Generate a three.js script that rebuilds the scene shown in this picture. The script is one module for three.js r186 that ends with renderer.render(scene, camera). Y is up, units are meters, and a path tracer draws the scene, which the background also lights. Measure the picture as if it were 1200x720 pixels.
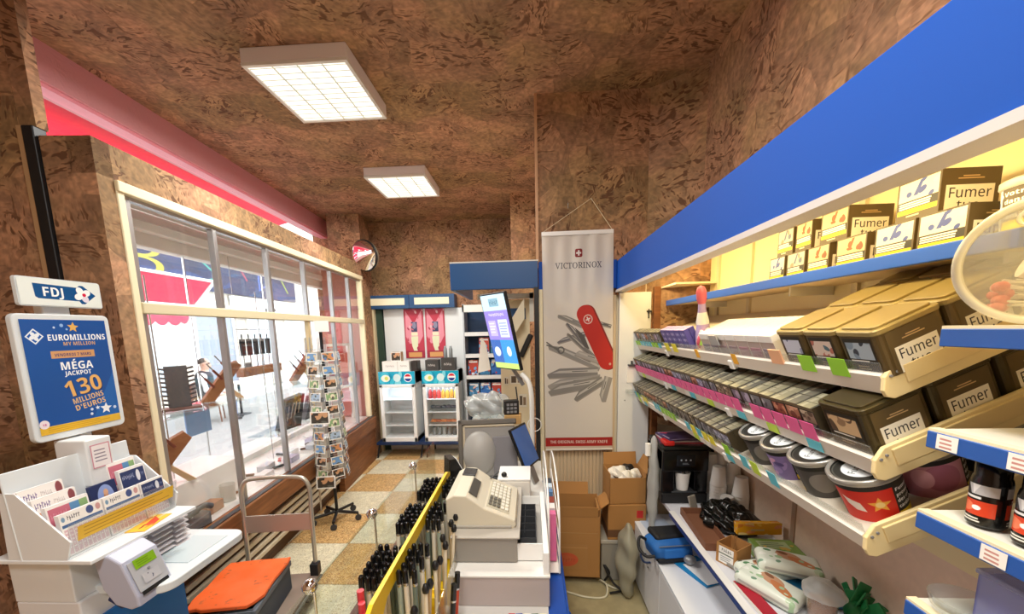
import * as THREE from 'three';
import { RoundedBoxGeometry } from 'three/addons/geometries/RoundedBoxGeometry.js';
import { mergeGeometries } from 'three/addons/utils/BufferGeometryUtils.js';
import { RectAreaLightUniformsLib } from 'three/addons/lights/RectAreaLightUniformsLib.js';
import { MarchingCubes } from 'three/addons/objects/MarchingCubes.js';

// ---------- camera, sky, exposure ----------
const scene = new THREE.Scene();
const camera = new THREE.PerspectiveCamera(90, 4 / 3, 0.05, 200);
camera.setViewOffset(1200, 900, 0, 0, 1200, 720);
camera.position.set(0, 1.65, 0);
camera.rotation.order = 'YXZ';
camera.rotation.set(-0.141, 0.0492, -0.0233);
const renderer = new THREE.WebGLRenderer({ antialias: true });
renderer.toneMapping = THREE.LinearToneMapping;
renderer.toneMappingExposure = 2.2;
renderer.shadowMap.enabled = true;
scene.background = new THREE.Color(0.86, 0.94, 1.0);
scene.backgroundIntensity = 2.2;
RectAreaLightUniformsLib.init();
const PANEL = 20, PANEL_GLOW = 0.42, STRIP = 14, STRIP_GLOW = 3;      // radiance of the ceiling panels and of the warm shelf tubes

// ---------- helpers ----------
let seed = 7;
const rnd = () => { seed = (seed * 1664525 + 1013904223) >>> 0; return seed / 4294967296; };
const rr = (a, b) => a + (b - a) * rnd();
const pick = (a) => a[Math.floor(rnd() * a.length)];
const used = new Map();
const numbered = (n) => { const k = used.get(n) ?? 0; used.set(n, k + 1); return k ? n + '_' + String(k).padStart(3, '0') : n; };
function tag(o, label, category, group) { o.userData = { label, category }; if (group) o.userData.group = group; return o; }
function thing(name, label, category, [x, y, z] = [0, 0, 0], ry = 0, group) {
  const o = new THREE.Group(); o.name = numbered(name); scene.add(o); o.position.set(x, y, z); o.rotation.y = ry;
  return tag(o, label, category, group);
}
function struct(name, [x, y, z] = [0, 0, 0], ry = 0) { const o = new THREE.Group(); o.name = name; o.userData.kind = 'structure'; o.position.set(x, y, z); o.rotation.y = ry; scene.add(o); return o; }
const M4 = new THREE.Matrix4();
function tf(g, x = 0, y = 0, z = 0, rx = 0, ry = 0, rz = 0) { g.applyMatrix4(new THREE.Matrix4().compose(new THREE.Vector3(x, y, z), new THREE.Quaternion().setFromEuler(new THREE.Euler(rx, ry, rz)), new THREE.Vector3(1, 1, 1))); return g; }
// box from its min and max corners (m), optional rounding
function bb(x0, x1, y0, y1, z0, z1, r = 0) {
  const w = Math.abs(x1 - x0), h = Math.abs(y1 - y0), d = Math.abs(z1 - z0);
  const g = r ? new RoundedBoxGeometry(w, h, d, 2, Math.min(r, w / 2.01, h / 2.01, d / 2.01)) : new THREE.BoxGeometry(w, h, d);
  return tf(g, (x0 + x1) / 2, (y0 + y1) / 2, (z0 + z1) / 2);
}
const cyl = (r1, r2, h, x = 0, y = 0, z = 0, n = 20, rx = 0, rz = 0, open = false) => tf(new THREE.CylinderGeometry(r1, r2, h, n, 1, open), x, y, z, rx, 0, rz);
const sph = (r, x, y, z, sx = 1, sy = 1, sz = 1) => { const g = new THREE.SphereGeometry(r, 16, 12); g.scale(sx, sy, sz); return tf(g, x, y, z); };
const tube = (pts, r, seg = 24, n = 8) => new THREE.TubeGeometry(new THREE.CatmullRomCurve3(pts.map((p) => new THREE.Vector3(...p)), false, 'centripetal'), seg, r, n);
const rod = (a, b, r, n = 8) => { const A = new THREE.Vector3(...a), Bv = new THREE.Vector3(...b), d = Bv.clone().sub(A), g = new THREE.CylinderGeometry(r, r, d.length(), n); g.applyMatrix4(new THREE.Matrix4().compose(A.clone().add(Bv).multiplyScalar(0.5), new THREE.Quaternion().setFromUnitVectors(new THREE.Vector3(0, 1, 0), d.normalize()), new THREE.Vector3(1, 1, 1))); return g; };
const lathe = (pts, n = 28) => new THREE.LatheGeometry(pts.map((p) => new THREE.Vector2(...p)), n);
function ext(pts, depth, bev = 0) { const s = new THREE.Shape(pts.map((p) => new THREE.Vector2(...p))); return new THREE.ExtrudeGeometry(s, { depth, bevelEnabled: bev > 0, bevelSize: bev, bevelThickness: bev, bevelSegments: 2 }); }
function merged(gs) {
  if (gs.length === 1) return gs[0];
  return mergeGeometries(gs.map((g) => { g = g.index ? g.toNonIndexed() : g; for (const k of Object.keys(g.attributes)) if (!['position', 'normal', 'uv'].includes(k)) g.deleteAttribute(k); return g; }));
}
function part(parent, name, m, ...gs) { const o = new THREE.Mesh(merged(gs), m); o.name = name; parent.add(o); return o; }
function one(name, label, category, m, gs, pos = [0, 0, 0], rot = [0, 0, 0], group) {
  const o = new THREE.Mesh(merged([].concat(gs)), m); o.name = numbered(name); o.position.set(...pos); o.rotation.set(...rot); scene.add(o); return tag(o, label, category, group);
}
// uv in metres from position and face direction
function metric(g, k = 1, off = 0) {
  g = g.index ? g.toNonIndexed() : g; const p = g.attributes.position, n = g.attributes.normal, uv = new Float32Array(p.count * 2);
  for (let i = 0; i < p.count; i++) {
    const ax = Math.abs(n.getX(i)), ay = Math.abs(n.getY(i)), az = Math.abs(n.getZ(i));
    const [u, v] = ay > ax && ay > az ? [p.getX(i), p.getZ(i)] : ax > az ? [p.getZ(i), p.getY(i)] : [p.getX(i), p.getY(i)];
    uv[2 * i] = u * k + off; uv[2 * i + 1] = v * k + off * 0.7;
  }
  g.setAttribute('uv', new THREE.BufferAttribute(uv, 2)); return g;
}
const std = (c, rough = 0.6, o = {}) => new THREE.MeshStandardMaterial({ color: c, roughness: rough, ...o });
const phys = (o) => new THREE.MeshPhysicalMaterial(o);

// ---------- procedural textures ----------
function hash(i, j, s) { let h = Math.imul(i, 374761393) ^ Math.imul(j, 668265263) ^ Math.imul(s, 2147483647 ^ 974711); h = Math.imul(h ^ (h >>> 13), 1274126177); return ((h ^ (h >>> 16)) >>> 0) / 4294967296; }
function vnoise(x, y, px, py, s) { // periodic value noise
  const xi = Math.floor(x), yi = Math.floor(y), fx = x - xi, fy = y - yi, u = fx * fx * (3 - 2 * fx), v = fy * fy * (3 - 2 * fy);
  const m = (a, p) => ((a % p) + p) % p, x0 = m(xi, px), x1 = m(xi + 1, px), y0 = m(yi, py), y1 = m(yi + 1, py);
  return (hash(x0, y0, s) * (1 - u) + hash(x1, y0, s) * u) * (1 - v) + (hash(x0, y1, s) * (1 - u) + hash(x1, y1, s) * u) * v;
}
function fbm(u, v, p, s, oct = 4, ay = 1) { let a = 0.5, t = 0, f = p; for (let o = 0; o < oct; o++) { t += a * vnoise(u * f, v * f * ay, f, f * ay, s + o); a *= 0.5; f *= 2; } return t; }
function dataTex(n, fn, srgb, rep = 1) {
  const d = new Uint8Array(n * n * 4);
  for (let j = 0; j < n; j++) for (let i = 0; i < n; i++) { const c = fn(i / n, j / n); const k = (j * n + i) * 4; d[k] = c[0]; d[k + 1] = c[1]; d[k + 2] = c[2]; d[k + 3] = 255; }
  const t = new THREE.DataTexture(d, n, n); t.wrapS = t.wrapT = THREE.RepeatWrapping; t.magFilter = THREE.LinearFilter; t.minFilter = THREE.LinearMipmapLinearFilter; t.generateMipmaps = true; t.repeat.set(rep, rep); if (srgb) t.colorSpace = THREE.SRGBColorSpace; t.needsUpdate = true; return t;
}
const lerp = (a, b, t) => a + (b - a) * t, clamp = (x, a = 0, b = 1) => Math.min(b, Math.max(a, x)), sm = (a, b, x) => { const t = clamp((x - a) / (b - a)); return t * t * (3 - 2 * t); };
// cork bark sheet: warped flakes, dark crevices, tinted patches
function corkAt(u, v) {
  const wx = fbm(u, v, 6, 11, 3) - 0.45, wy = fbm(u, v, 6, 29, 3) - 0.45, U = u + wx * 0.11, V = v + wy * 0.09, n = 9;
  let d1 = 9, d2 = 9, id = 0, rx = 0, ry = 0, sd = 0; const cx = Math.floor(U * n), cy = Math.floor(V * n);
  for (let a = -1; a <= 1; a++) for (let b = -1; b <= 1; b++) {
    const i = cx + a, j = cy + b, mi = ((i % n) + n) % n, mj = ((j % n) + n) % n, dx = U * n - i - 0.1 - 0.8 * hash(mi, mj, 3), dy = V * n - j - 0.1 - 0.8 * hash(mi, mj, 5), dd = Math.hypot(dx, dy);
    if (dd < d1) { d2 = d1; d1 = dd; id = hash(mi, mj, 17); rx = dx; ry = dy; sd = mi * 31 + mj; } else if (dd < d2) d2 = dd;
  }
  // each flake has its own grain direction
  const th = id < 0.45 ? (id - 0.22) * 1.6 : id < 0.75 ? 1.57 + (id - 0.6) * 2 : id * 7, c = Math.cos(th), q = Math.sin(th), gx = (rx * c + ry * q) / n, gy = (-rx * q + ry * c) / n;
  const g1 = vnoise(gx * 34 + 40, gy * 120 + 40, 9999, 9999, 300 + sd) * 0.6 + vnoise(gx * 70 + 40, gy * 240 + 40, 9999, 9999, 500 + sd) * 0.4;
  const mask = fbm(u, v, 7, 71, 3), edge = d2 - d1;
  const stroke = sm(0.56, 0.68, g1) * sm(0.30, 0.50, mask), line = (1 - sm(0.0, 0.06, edge)) * sm(0.46, 0.58, fbm(u, v, 14, 55, 2)) * 0.7;
  const blob = sm(0.60, 0.68, fbm(U, V, 18, 63, 3)) * sm(0.42, 0.56, mask) * 0.8;
  return { id, g1, crack: clamp(Math.max(stroke * 0.95, line, blob)), low: fbm(u, v, 3, 7, 3), fine: fbm(u, v, 72, 83, 2), low2: fbm(u, v, 4, 131, 3) };
}
const CN = 1024, corkMap = dataTex(CN, (u, v) => {
  const c = corkAt(u, v), f = (c.fine - 0.38) * 0.45 + (c.g1 - 0.5) * 0.25;
  const a = [170, 132, 100], b = [154, 122, 84], e = [170, 126, 98], w = sm(0.30, 0.60, c.low), w2 = sm(0.35, 0.62, c.low2);
  return [0, 1, 2].map((k) => { let x = lerp(lerp(a[k], b[k], w), e[k], w2 * 0.8); x *= 0.88 + 0.2 * ((c.id * 7) % 1); x *= 1 + f; x = lerp(x, [92, 60, 38][k], c.crack * 0.9); return clamp(x, 0, 255); });
}, true, 1 / 1.3);
const corkBump = dataTex(512, (u, v) => { const c = corkAt(u, v), x = clamp(140 + 40 * c.id + 80 * (c.fine - 0.4) + 40 * (c.g1 - 0.5) - 120 * c.crack, 0, 255); return [x, x, x]; }, false, 1 / 1.3);
const cork = std(0xffffff, 0.82, { map: corkMap, bumpMap: corkBump, bumpScale: 0.004 });
const terr = (base, chips, s, dens) => dataTex(512, (u, v) => {
  const n = 60, x = u * n, y = v * n; let best = 9, id = 0;
  for (let a = -1; a <= 1; a++) for (let b = -1; b <= 1; b++) { const i = Math.floor(x) + a, j = Math.floor(y) + b, mi = ((i % n) + n) % n, mj = ((j % n) + n) % n; const d = Math.hypot(x - i - hash(mi, mj, s), y - j - hash(mi, mj, s + 1)); if (d < best) { best = d; id = hash(mi, mj, s + 2); } }
  const chip = id < dens && best < 0.3 + 0.25 * id / dens, c = chip ? chips[Math.floor(id / dens * chips.length) % chips.length] : base, f = 0.92 + 0.2 * (fbm(u, v, 16, s + 9, 3) - 0.1);
  return c.map((k) => clamp(k * f, 0, 255));
}, true, 1);
const terrTan = std(0xffffff, 0.42, { map: terr([206, 166, 108], [[120, 76, 36], [232, 208, 164], [150, 100, 52], [226, 190, 130]], 301, 0.75) });
const terrCream = std(0xffffff, 0.40, { map: terr([226, 218, 190], [[206, 196, 164], [238, 232, 210], [190, 178, 148]], 411, 0.55) });
const woodTex = (a, b, s) => dataTex(256, (u, v) => { const g = fbm(u, v, 4, s, 4, 12), r = Math.sin((v * 26 + g * 5) * 3.1) * 0.5 + 0.5, t = clamp(g * 0.9 + r * 0.25); return a.map((x, k) => clamp(lerp(x, b[k], t) * (0.9 + 0.2 * fbm(u, v, 8, s + 3, 2, 8)), 0, 255)); }, true, 1);
const woodBrown = std(0xffffff, 0.5, { map: woodTex([158, 104, 60], [112, 66, 34], 501) });
const woodDark = std(0xffffff, 0.55, { map: woodTex([112, 74, 42], [70, 44, 24], 531) });
const linoTex = dataTex(512, (u, v) => { const n = fbm(u, v, 6, 611, 5), m = fbm(u, v, 40, 641, 3), st = sm(0.56, 0.7, fbm(u, v, 9, 671, 4)); return [176, 164, 128].map((x, k) => clamp(x * (0.84 + 0.22 * n + 0.14 * (m - 0.4)) * (1 - 0.12 * st), 0, 255)); }, true, 0.6);
const lino = std(0xffffff, 0.5, { map: linoTex });
const smudge = (s, lo, hi) => dataTex(256, (u, v) => { const x = clamp((lo + (hi - lo) * fbm(u, v, 6, s, 4) * 1.1) * 255, 0, 255); return [x, x, x]; }, false, 1);
const wallBeige = std(0xffffff, 0.75, { map: dataTex(256, (u, v) => { const n = fbm(u, v, 5, 701, 5), f = fbm(u, v, 60, 731, 2); return [240, 216, 196].map((x) => clamp(x * (0.93 + 0.1 * n + 0.06 * (f - 0.4)), 0, 255)); }, true, 1) });
// plain materials
const cream = std(0xece0bd, 0.5), creamPanel = std(0xefe4c8, 0.55), white = std(0xeeeeec, 0.45), whiteGloss = std(0xf2f2f0, 0.25), offwhite = std(0xdedcd4, 0.55);
const alu = std(0xb4b4b6, 0.35, { metalness: 0.85 }), steel = std(0xd0d0d0, 0.22, { metalness: 1 }), chrome = std(0xf0f0f0, 0.06, { metalness: 1 }), darkMetal = std(0x24262a, 0.4, { metalness: 0.4 });
const black = std(0x141416, 0.45), blackGloss = std(0x101012, 0.15), darkGrey = std(0x3a3c40, 0.5), midGrey = std(0x85868a, 0.5), lightGrey = std(0xc2c1be, 0.5);
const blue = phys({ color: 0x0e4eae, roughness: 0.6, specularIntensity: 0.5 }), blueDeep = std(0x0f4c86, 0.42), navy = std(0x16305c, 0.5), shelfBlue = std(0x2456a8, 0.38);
const yellow = std(0xf0c81a, 0.4), red = std(0xc8241e, 0.4), card = std(0xb07f48, 0.8), cardDark = std(0x8f6436, 0.85), cardPale = std(0xc79a62, 0.8), beigePlastic = std(0xd6cfbb, 0.45), greyPlastic = std(0xa9a49a, 0.5);
const glass = phys({ color: 0xffffff, roughness: 0.02, transmission: 1, thickness: 0, ior: 1.5 });
const glassGreen = phys({ color: 0xf8fdfb, roughness: 0.03, transmission: 1, thickness: 0, ior: 1.5 });
const clearPlastic = phys({ color: 0xf4f6f6, roughness: 0.12, transmission: 0.92, thickness: 0, ior: 1.45 });
const hazePlastic = phys({ color: 0xeef0ee, roughness: 0.45, transmission: 0.6, thickness: 0, ior: 1.45 });
// ---------- printed matter: one sheet of flat print (labels, posters, packaging) ----------
const AN = 2048, sheet = document.createElement('canvas'); sheet.width = sheet.height = AN;
const X = sheet.getContext('2d'); X.fillStyle = '#888'; X.fillRect(0, 0, AN, AN);
let ax = 2, ay = 2, arow = 0;
function pr(w, h, draw) {
  if (ax + w + 4 > AN) { ax = 2; ay += arow + 4; arow = 0; }
  if (ay + h > AN) throw new Error('sheet full');
  X.save(); X.translate(ax, ay); X.beginPath(); X.rect(-1, -1, w + 2, h + 2); X.clip(); draw(X, w, h); X.restore();
  const r = [ax / AN, 1 - (ay + h) / AN, (ax + w) / AN, 1 - ay / AN]; ax += w + 4; arow = Math.max(arow, h); return r;
}
const swc = {};
const sw = (c) => swc[c] ??= pr(12, 12, (g) => { g.fillStyle = c; g.fillRect(-1, -1, 14, 14); }).map((v, i) => v + (i < 2 ? 3 : -3) / AN);
const fill = (g, c, x, y, w, h) => { g.fillStyle = c; g.fillRect(x, y, w, h); };
function txt(g, s, x, y, px, c, o = {}) { g.save(); g.translate(x, y); if (o.rot) g.rotate(o.rot); if (o.skew) g.transform(1, o.skew, 0, 1, 0, 0); g.fillStyle = c; g.font = (o.w ?? 'bold') + ' ' + px + 'px ' + (o.f ?? 'sans-serif'); g.textAlign = o.a ?? 'center'; g.textBaseline = 'middle'; if (o.max) g.fillText(s, 0, 0, o.max); else g.fillText(s, 0, 0); g.restore(); }
const poly = (g, c, pts) => { g.fillStyle = c; g.beginPath(); pts.forEach((p, i) => (i ? g.lineTo(...p) : g.moveTo(...p))); g.closePath(); g.fill(); };
const disc = (g, c, x, y, rx, ry = rx, rot = 0) => { g.fillStyle = c; g.beginPath(); g.ellipse(x, y, rx, ry, rot, 0, 7); g.fill(); };
const star = (g, c, x, y, r, rot = 0) => poly(g, c, Array.from({ length: 10 }, (_, i) => { const a = rot - Math.PI / 2 + i * Math.PI / 5, q = i % 2 ? r * 0.45 : r; return [x + q * Math.cos(a), y + q * Math.sin(a)]; }));
const blobs = (g, w, h, n, cols, r0, r1) => { for (let i = 0; i < n; i++) disc(g, pick(cols), rr(0, w), rr(0, h), rr(r0, r1), rr(r0, r1), rr(0, 3)); };
const lines = (g, c, x, y, w, n, dy, t) => { for (let i = 0; i < n; i++) fill(g, c, x, y + i * dy, w * rr(0.75, 1), t); };
const scr = (g, c, x, y, w, h) => { for (let i = 0; i < w; i += h * 0.62) { fill(g, c, x + i, y + h * rr(0, 0.25), h * 0.16, h * rr(0.6, 1)); fill(g, c, x + i, y + h * rr(0.1, 0.8), h * 0.42, h * 0.16); } };
const OLIVE = '#5a4a2c', OLIVE2 = '#4b4028';
// cigarette packs: warning picture, text, plain foot
const photoCols = [['#8d8f9c', '#5c5f70', '#b9bccb'], ['#b0785c', '#7d4a38', '#d8a88c'], ['#6f6a66', '#3b3836', '#a39a92'], ['#8a8fae', '#555a86', '#c3c8df'], ['#a05a44', '#662c22', '#d49a7c'], ['#7a7f86', '#474b52', '#b0b6bd'], ['#9a8a74', '#5f5240', '#cdbfa6'], ['#7c7488', '#493f58', '#b9aec8']];
const packFronts = photoCols.map((c) => pr(56, 88, (g, w, h) => { fill(g, '#17150f', 0, 0, w, h); g.save(); g.beginPath(); g.rect(3, 12, w - 6, 34); g.clip(); fill(g, c[0], 0, 0, w, h); blobs(g, w, 50, 9, c, 4, 14); g.restore(); lines(g, '#d8d6cc', 6, 49, w - 12, 3, 4, 2); fill(g, OLIVE2, 0, 64, w, 24); lines(g, '#b5a988', 16, 72, 26, 2, 5, 2); fill(g, '#6b5f44', 0, 0, w, 9); }));
const packTops = ['#77735e', '#6a675a', '#8a866e', '#5d5c54'].map((c, i) => pr(56, 24, (g, w, h) => { fill(g, c, 0, 0, w, h); fill(g, '#3d3b33', 0, h - 3, w, 3); fill(g, '#a29d86', 4, 4, w - 8, 3 + i); }));
const tinEnd = pr(180, 150, (g, w, h) => { fill(g, OLIVE, 0, 0, w, h); fill(g, '#c8a878', w * 0.36, 26, w * 0.28, 4); fill(g, '#c8a878', w * 0.28, 34, w * 0.44, 4); fill(g, '#f4efe0', w * 0.09, 58, w * 0.82, 92); txt(g, 'Fumer', w / 2, 86, 50, '#1c1c1c', { w: 'normal', max: w * 0.74 }); txt(g, 'tue', w / 2, 130, 50, '#1c1c1c', { w: 'normal' }); });
const tinFronts = [['#8f97b8', '#5f6892', '#c8cee2'], ['#b86f60', '#4c6a7c', '#d8c6bc'], ['#7f93a8', '#2c3848', '#a9b9c8'], ['#9a7b5c', '#5c4632', '#d9b98e']].map((c) => pr(150, 120, (g, w, h) => { fill(g, '#241f14', 0, 0, w, h); g.save(); g.beginPath(); g.rect(10, 14, w - 20, 60); g.clip(); fill(g, c[2], 0, 0, w, h); blobs(g, w, 80, 10, c, 8, 26); g.restore(); lines(g, '#efece2', 14, 78, w - 28, 1, 6, 5); fill(g, OLIVE2, 0, 88, w, 32); lines(g, '#bda982', 40, 98, 70, 2, 9, 4); }));
const cartonFronts = [['#cfcac2', '#3c4c94', '#9aa6c8'], ['#c8ac84', '#b04c24', '#7c4a2c'], ['#b4aea4', '#5c647c', '#98806a']].map((c) => pr(150, 140, (g, w, h) => { fill(g, '#54452a', 0, 0, w, h); fill(g, c[0], 6, 6, w - 12, 66); g.save(); g.beginPath(); g.rect(6, 6, w - 12, 66); g.clip(); blobs(g, w, 70, 5, [c[1], c[2]], 6, 16); poly(g, c[1], [[80, 8], [92, 8], [74, 58], [58, 58]]); g.restore(); fill(g, '#2a2620', 6, 74, w - 12, 26); lines(g, '#f2efe6', 10, 77, w - 20, 3, 8, 5); fill(g, '#f0d21c', 6, 102, w - 12, 16); lines(g, '#d8c8a0', 40, 124, 60, 1, 6, 5); }));
const warnFamily = pr(440, 170, (g, W_, h) => { const w = 220; for (const o of [0, 220]) { g.save(); g.translate(o, 0); g.beginPath(); g.rect(0, 0, 220, h); g.clip();  fill(g, '#5a4c38', 0, 0, w, h); fill(g, '#c7d2e6', 0, 0, 50, h); blobs(g, 50, h, 8, ['#8fa6cf', '#eef2fa', '#6d83b4'], 8, 20); ['Votre fumée est', 'dangereuse pour', 'vos enfants, votre', 'famille et vos amis'].forEach((s, i) => txt(g, s, 56, 24 + i * 24, 20, '#fff', { a: 'left', max: 158 })); fill(g, '#f2dc1a', 52, 112, w, 28); fill(g, '#8a6c4c', 0, 142, w, 28); lines(g, '#e0c9a0', 70, 152, 90, 2, 8, 4); g.restore(); } });
const warnLungs = pr(440, 170, (g, W_, h) => { const w = 220; for (const o of [0, 220]) { g.save(); g.translate(o, 0); g.beginPath(); g.rect(0, 0, 220, h); g.clip();  fill(g, '#b9b2a6', 0, 0, w, h); fill(g, '#e0562c', 0, 0, 62, 96); star(g, '#f2b84a', 30, 46, 24); disc(g, '#c93a24', 14, 20, 14); ['Fumer nuit', 'à vos', 'poumons'].forEach((s, i) => txt(g, s, 72, 22 + i * 30, 27, '#fff', { a: 'left', max: 140 })); fill(g, '#f4e21c', 62, 106, w, 26); fill(g, '#caa890', 0, 132, w, 38); g.restore(); } });
const tubSide = (base, art) => pr(400, 120, (g, w, h) => { fill(g, '#1b1a17', 0, 0, w, h); for (const o of [0, 200]) { fill(g, base, o + 6, 22, 120, h); g.save(); g.beginPath(); g.rect(o + 6, 22, 120, 96); g.clip(); art(g, o + 6); g.restore(); ['Fumer', 'provoque', 'des crises', 'cardiaques'].forEach((s, i) => txt(g, s, o + 130, 32 + i * 17, 15, '#fff', { a: 'left', max: 62 })); fill(g, '#f0d020', o + 128, 98, 66, 18); } });
const tubSides = [tubSide('#d42a18', (g, x) => { poly(g, '#f6efe8', [[x + 16, 44], [x + 52, 60], [x + 60, 88], [x + 40, 84], [x + 24, 66]]); star(g, '#f0b040', x + 88, 66, 24); disc(g, '#f8d890', x + 88, 66, 9); }), tubSide('#c98aa0', (g, x) => { disc(g, '#b06a86', x + 74, 62, 34, 40); disc(g, '#e0a8bc', x + 40, 60, 20, 30); }), tubSide('#8a78b4', (g, x) => { blobs(g, 400, 110, 30, ['#a890cc', '#d8a8cc', '#5c4c84'], 6, 18); }), tubSide('#4c4a48', (g, x) => { disc(g, '#8a8680', x + 60, 66, 34); })];
const tubLid = pr(140, 140, (g, w) => { fill(g, '#24241f', 0, 0, w, w); disc(g, '#24241f', 70, 70, 70); g.strokeStyle = '#4a4a44'; g.lineWidth = 3; g.beginPath(); g.arc(70, 70, 64, 0, 7); g.stroke(); disc(g, '#dfe6ea', 70, 70, 46); txt(g, 'Fumer', 70, 58, 24, '#1a1a1a', { w: 'normal' }); txt(g, 'tue', 70, 84, 24, '#1a1a1a', { w: 'normal' }); });
const stickers = { pink: sw('#f267a6'), cyan: sw('#63cbe0'), green: sw('#9bdc3c'), lime: sw('#c8e84c'), yellow: sw('#f4e83c'), orange: sw('#f4b428'), white: sw('#f0efe8'), blue: sw('#6a86d8') };
const purplePack = pr(60, 90, (g, w, h) => { fill(g, '#5a54a0', 0, 0, w, h); for (let j = 0; j < 3; j++) for (let i = 0; i < 3; i++) star(g, i % 2 ? '#c8c4ea' : '#8f88cc', 12 + i * 18, 20 + j * 24, 10); });
// lottery stand
const clover = (g, x, y, r, c, c2) => { for (let k = 0; k < 4; k++) { const a = Math.PI / 4 + k * Math.PI / 2 + 0.3; disc(g, k === 0 && c2 ? c2 : c, x + r * 0.55 * Math.cos(a), y + r * 0.55 * Math.sin(a), r * 0.52, r * 0.42, a); } };
const fdj = pr(360, 130, (g, w, h) => { fill(g, '#eaf2ee', 0, 0, w, h); poly(g, '#14518c', [[58, 24], [250, 30], [262, 18], [278, 18], [336, 66], [278, 114], [262, 114], [252, 100], [74, 96], [62, 88]]); txt(g, 'FDJ', 140, 62, 62, '#fff', { max: 130 }); clover(g, 272, 66, 40, '#fff', '#e8e0ee'); disc(g, '#d81840', 280, 66, 9); });
const jackpot = pr(360, 520, (g, w, h) => {
  fill(g, '#1d529f', 0, 0, w, h); poly(g, '#2264b4', [[210, 520], [360, 260], [360, 520]]);
  poly(g, '#eef4fa', [[46, 40], [82, 76], [46, 112], [10, 76]]); poly(g, '#1b57ae', [[46, 48], [74, 76], [46, 104], [18, 76]]); clover(g, 46, 76, 20, '#eef4fa');
  star(g, '#e6b45c', 208, 34, 26, 0.1); disc(g, '#8fb8ea', 160, 26, 8); disc(g, '#c8dcf4', 128, 36, 5); disc(g, '#8fb8ea', 180, 44, 5);
  txt(g, 'EUROMILLIONS', 222, 82, 40, '#fff', { max: 258 }); txt(g, 'MY MILLION', 226, 112, 24, '#d8a878', { max: 172 });
  fill(g, '#d4a06c', 96, 144, 190, 34); txt(g, 'VENDREDI 7 MARS', 190, 162, 20, '#4a3a6c', { max: 160 });
  txt(g, 'MÉGA', 196, 216, 52, '#fff', { max: 146 }); txt(g, 'JACKPOT', 198, 252, 28, '#fff', { max: 140 });
  txt(g, '130', 214, 322, 106, '#2c2a52', { rot: -0.16, max: 180 }); txt(g, '130', 210, 318, 106, '#e8b66c', { rot: -0.16, max: 180 }); txt(g, 'MILLIONS', 222, 378, 36, '#e6bc80', { rot: -0.16, max: 148 }); txt(g, "D'EUROS", 228, 412, 36, '#e6bc80', { rot: -0.16, max: 148 });
  star(g, '#f4f8fc', 296, 446, 30, 0.1); star(g, '#e8f0fa', 256, 436, 12); disc(g, '#d8e6f8', 228, 440, 7); disc(g, '#d8e6f8', 224, 462, 7); disc(g, '#c8dcf4', 340, 448, 8);
  fill(g, '#e4b83c', 0, 484, w, 36); lines(g, '#c99a24', 30, 490, 290, 3, 9, 3); disc(g, '#f0e4ec', 20, 472, 20); txt(g, '18', 20, 472, 15, '#c05088');
});
const form = (draw) => pr(150, 100, (g, w, h) => { fill(g, '#f6f3f0', 0, 0, w, h); draw(g); });
const cols8 = (g, y) => { for (let i = 0; i < 9; i++) { fill(g, '#e0bcc4', 6 + i * 16, y, 13, 90 - y + 6); lines(g, '#f6eeee', 8 + i * 16, y + 5, 9, 5, 9, 3); } };
const forms = [form((g) => { scr(g, '#6a5a8c', 8, 6, 52, 12); scr(g, '#b8b0b0', 70, 8, 34, 9); disc(g, '#8c4a50', 132, 11, 12, 10); fill(g, '#f0a070', 6, 24, 138, 16); fill(g, '#e0705c', 6, 30, 138, 5); cols8(g, 46); }), form((g) => { disc(g, '#7ca0c0', 12, 13, 6); scr(g, '#4a4c58', 26, 7, 44, 12); disc(g, '#4a5a90', 104, 12, 13, 10); disc(g, '#d0a0a0', 134, 12, 9, 8); fill(g, '#46689c', 4, 26, 142, 7); cols8(g, 38); }), form((g) => { fill(g, '#2c3a68', 6, 5, 138, 34); scr(g, '#b8c0dc', 14, 12, 62, 11); disc(g, '#e4e8f2', 104, 20, 12); scr(g, '#8c98c0', 122, 14, 18, 10); cols8(g, 44); }), form((g) => { fill(g, '#c87084', 6, 6, 74, 34); fill(g, '#5c90c0', 80, 6, 34, 34); fill(g, '#8cb078', 114, 6, 30, 34); scr(g, '#d894a4', 12, 14, 60, 14); cols8(g, 46); })];
const advert = pr(110, 90, (g, w, h) => { fill(g, '#1c2c5c', 0, 0, w, h); disc(g, '#8aa0d8', 60, 44, 34, 38); poly(g, '#b8805c', [[40, 84], [52, 36], [62, 20], [70, 40], [86, 60], [84, 84]]); disc(g, '#d8a888', 62, 30, 10); });
const leaflet = pr(150, 90, (g, w, h) => { fill(g, '#f0c23c', 0, 0, w, h); poly(g, '#d84c2c', [[40, 10], [120, 30], [140, 60], [70, 60]]); blobs(g, w, h, 8, ['#e8943c', '#f8e08c', '#a83c2c', '#e8c8a0'], 6, 16); });
const yellowStrip = pr(300, 44, (g, w, h) => { fill(g, '#efc23a', 0, 0, w, h); lines(g, '#c2922a', 16, 9, 268, 3, 11, 3); });
const notice = pr(70, 90, (g, w, h) => { fill(g, '#f4eef0', 0, 0, w, h); g.strokeStyle = '#c8788c'; g.lineWidth = 3; g.strokeRect(3, 3, w - 6, h - 6); lines(g, '#8a8090', 12, 22, 46, 4, 13, 4); });
const lcd = pr(80, 40, (g, w, h) => { fill(g, '#7fae1c', 0, 0, w, h); lines(g, '#5c8410', 10, 10, 56, 3, 9, 3); });
const slots = pr(100, 60, (g, w, h) => { fill(g, '#b9bac0', 0, 0, w, h); disc(g, '#6c6e78', 34, 12, 4); poly(g, '#4a4e64', [[50, 24], [60, 30], [54, 46], [48, 46], [54, 32]]); });
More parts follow.
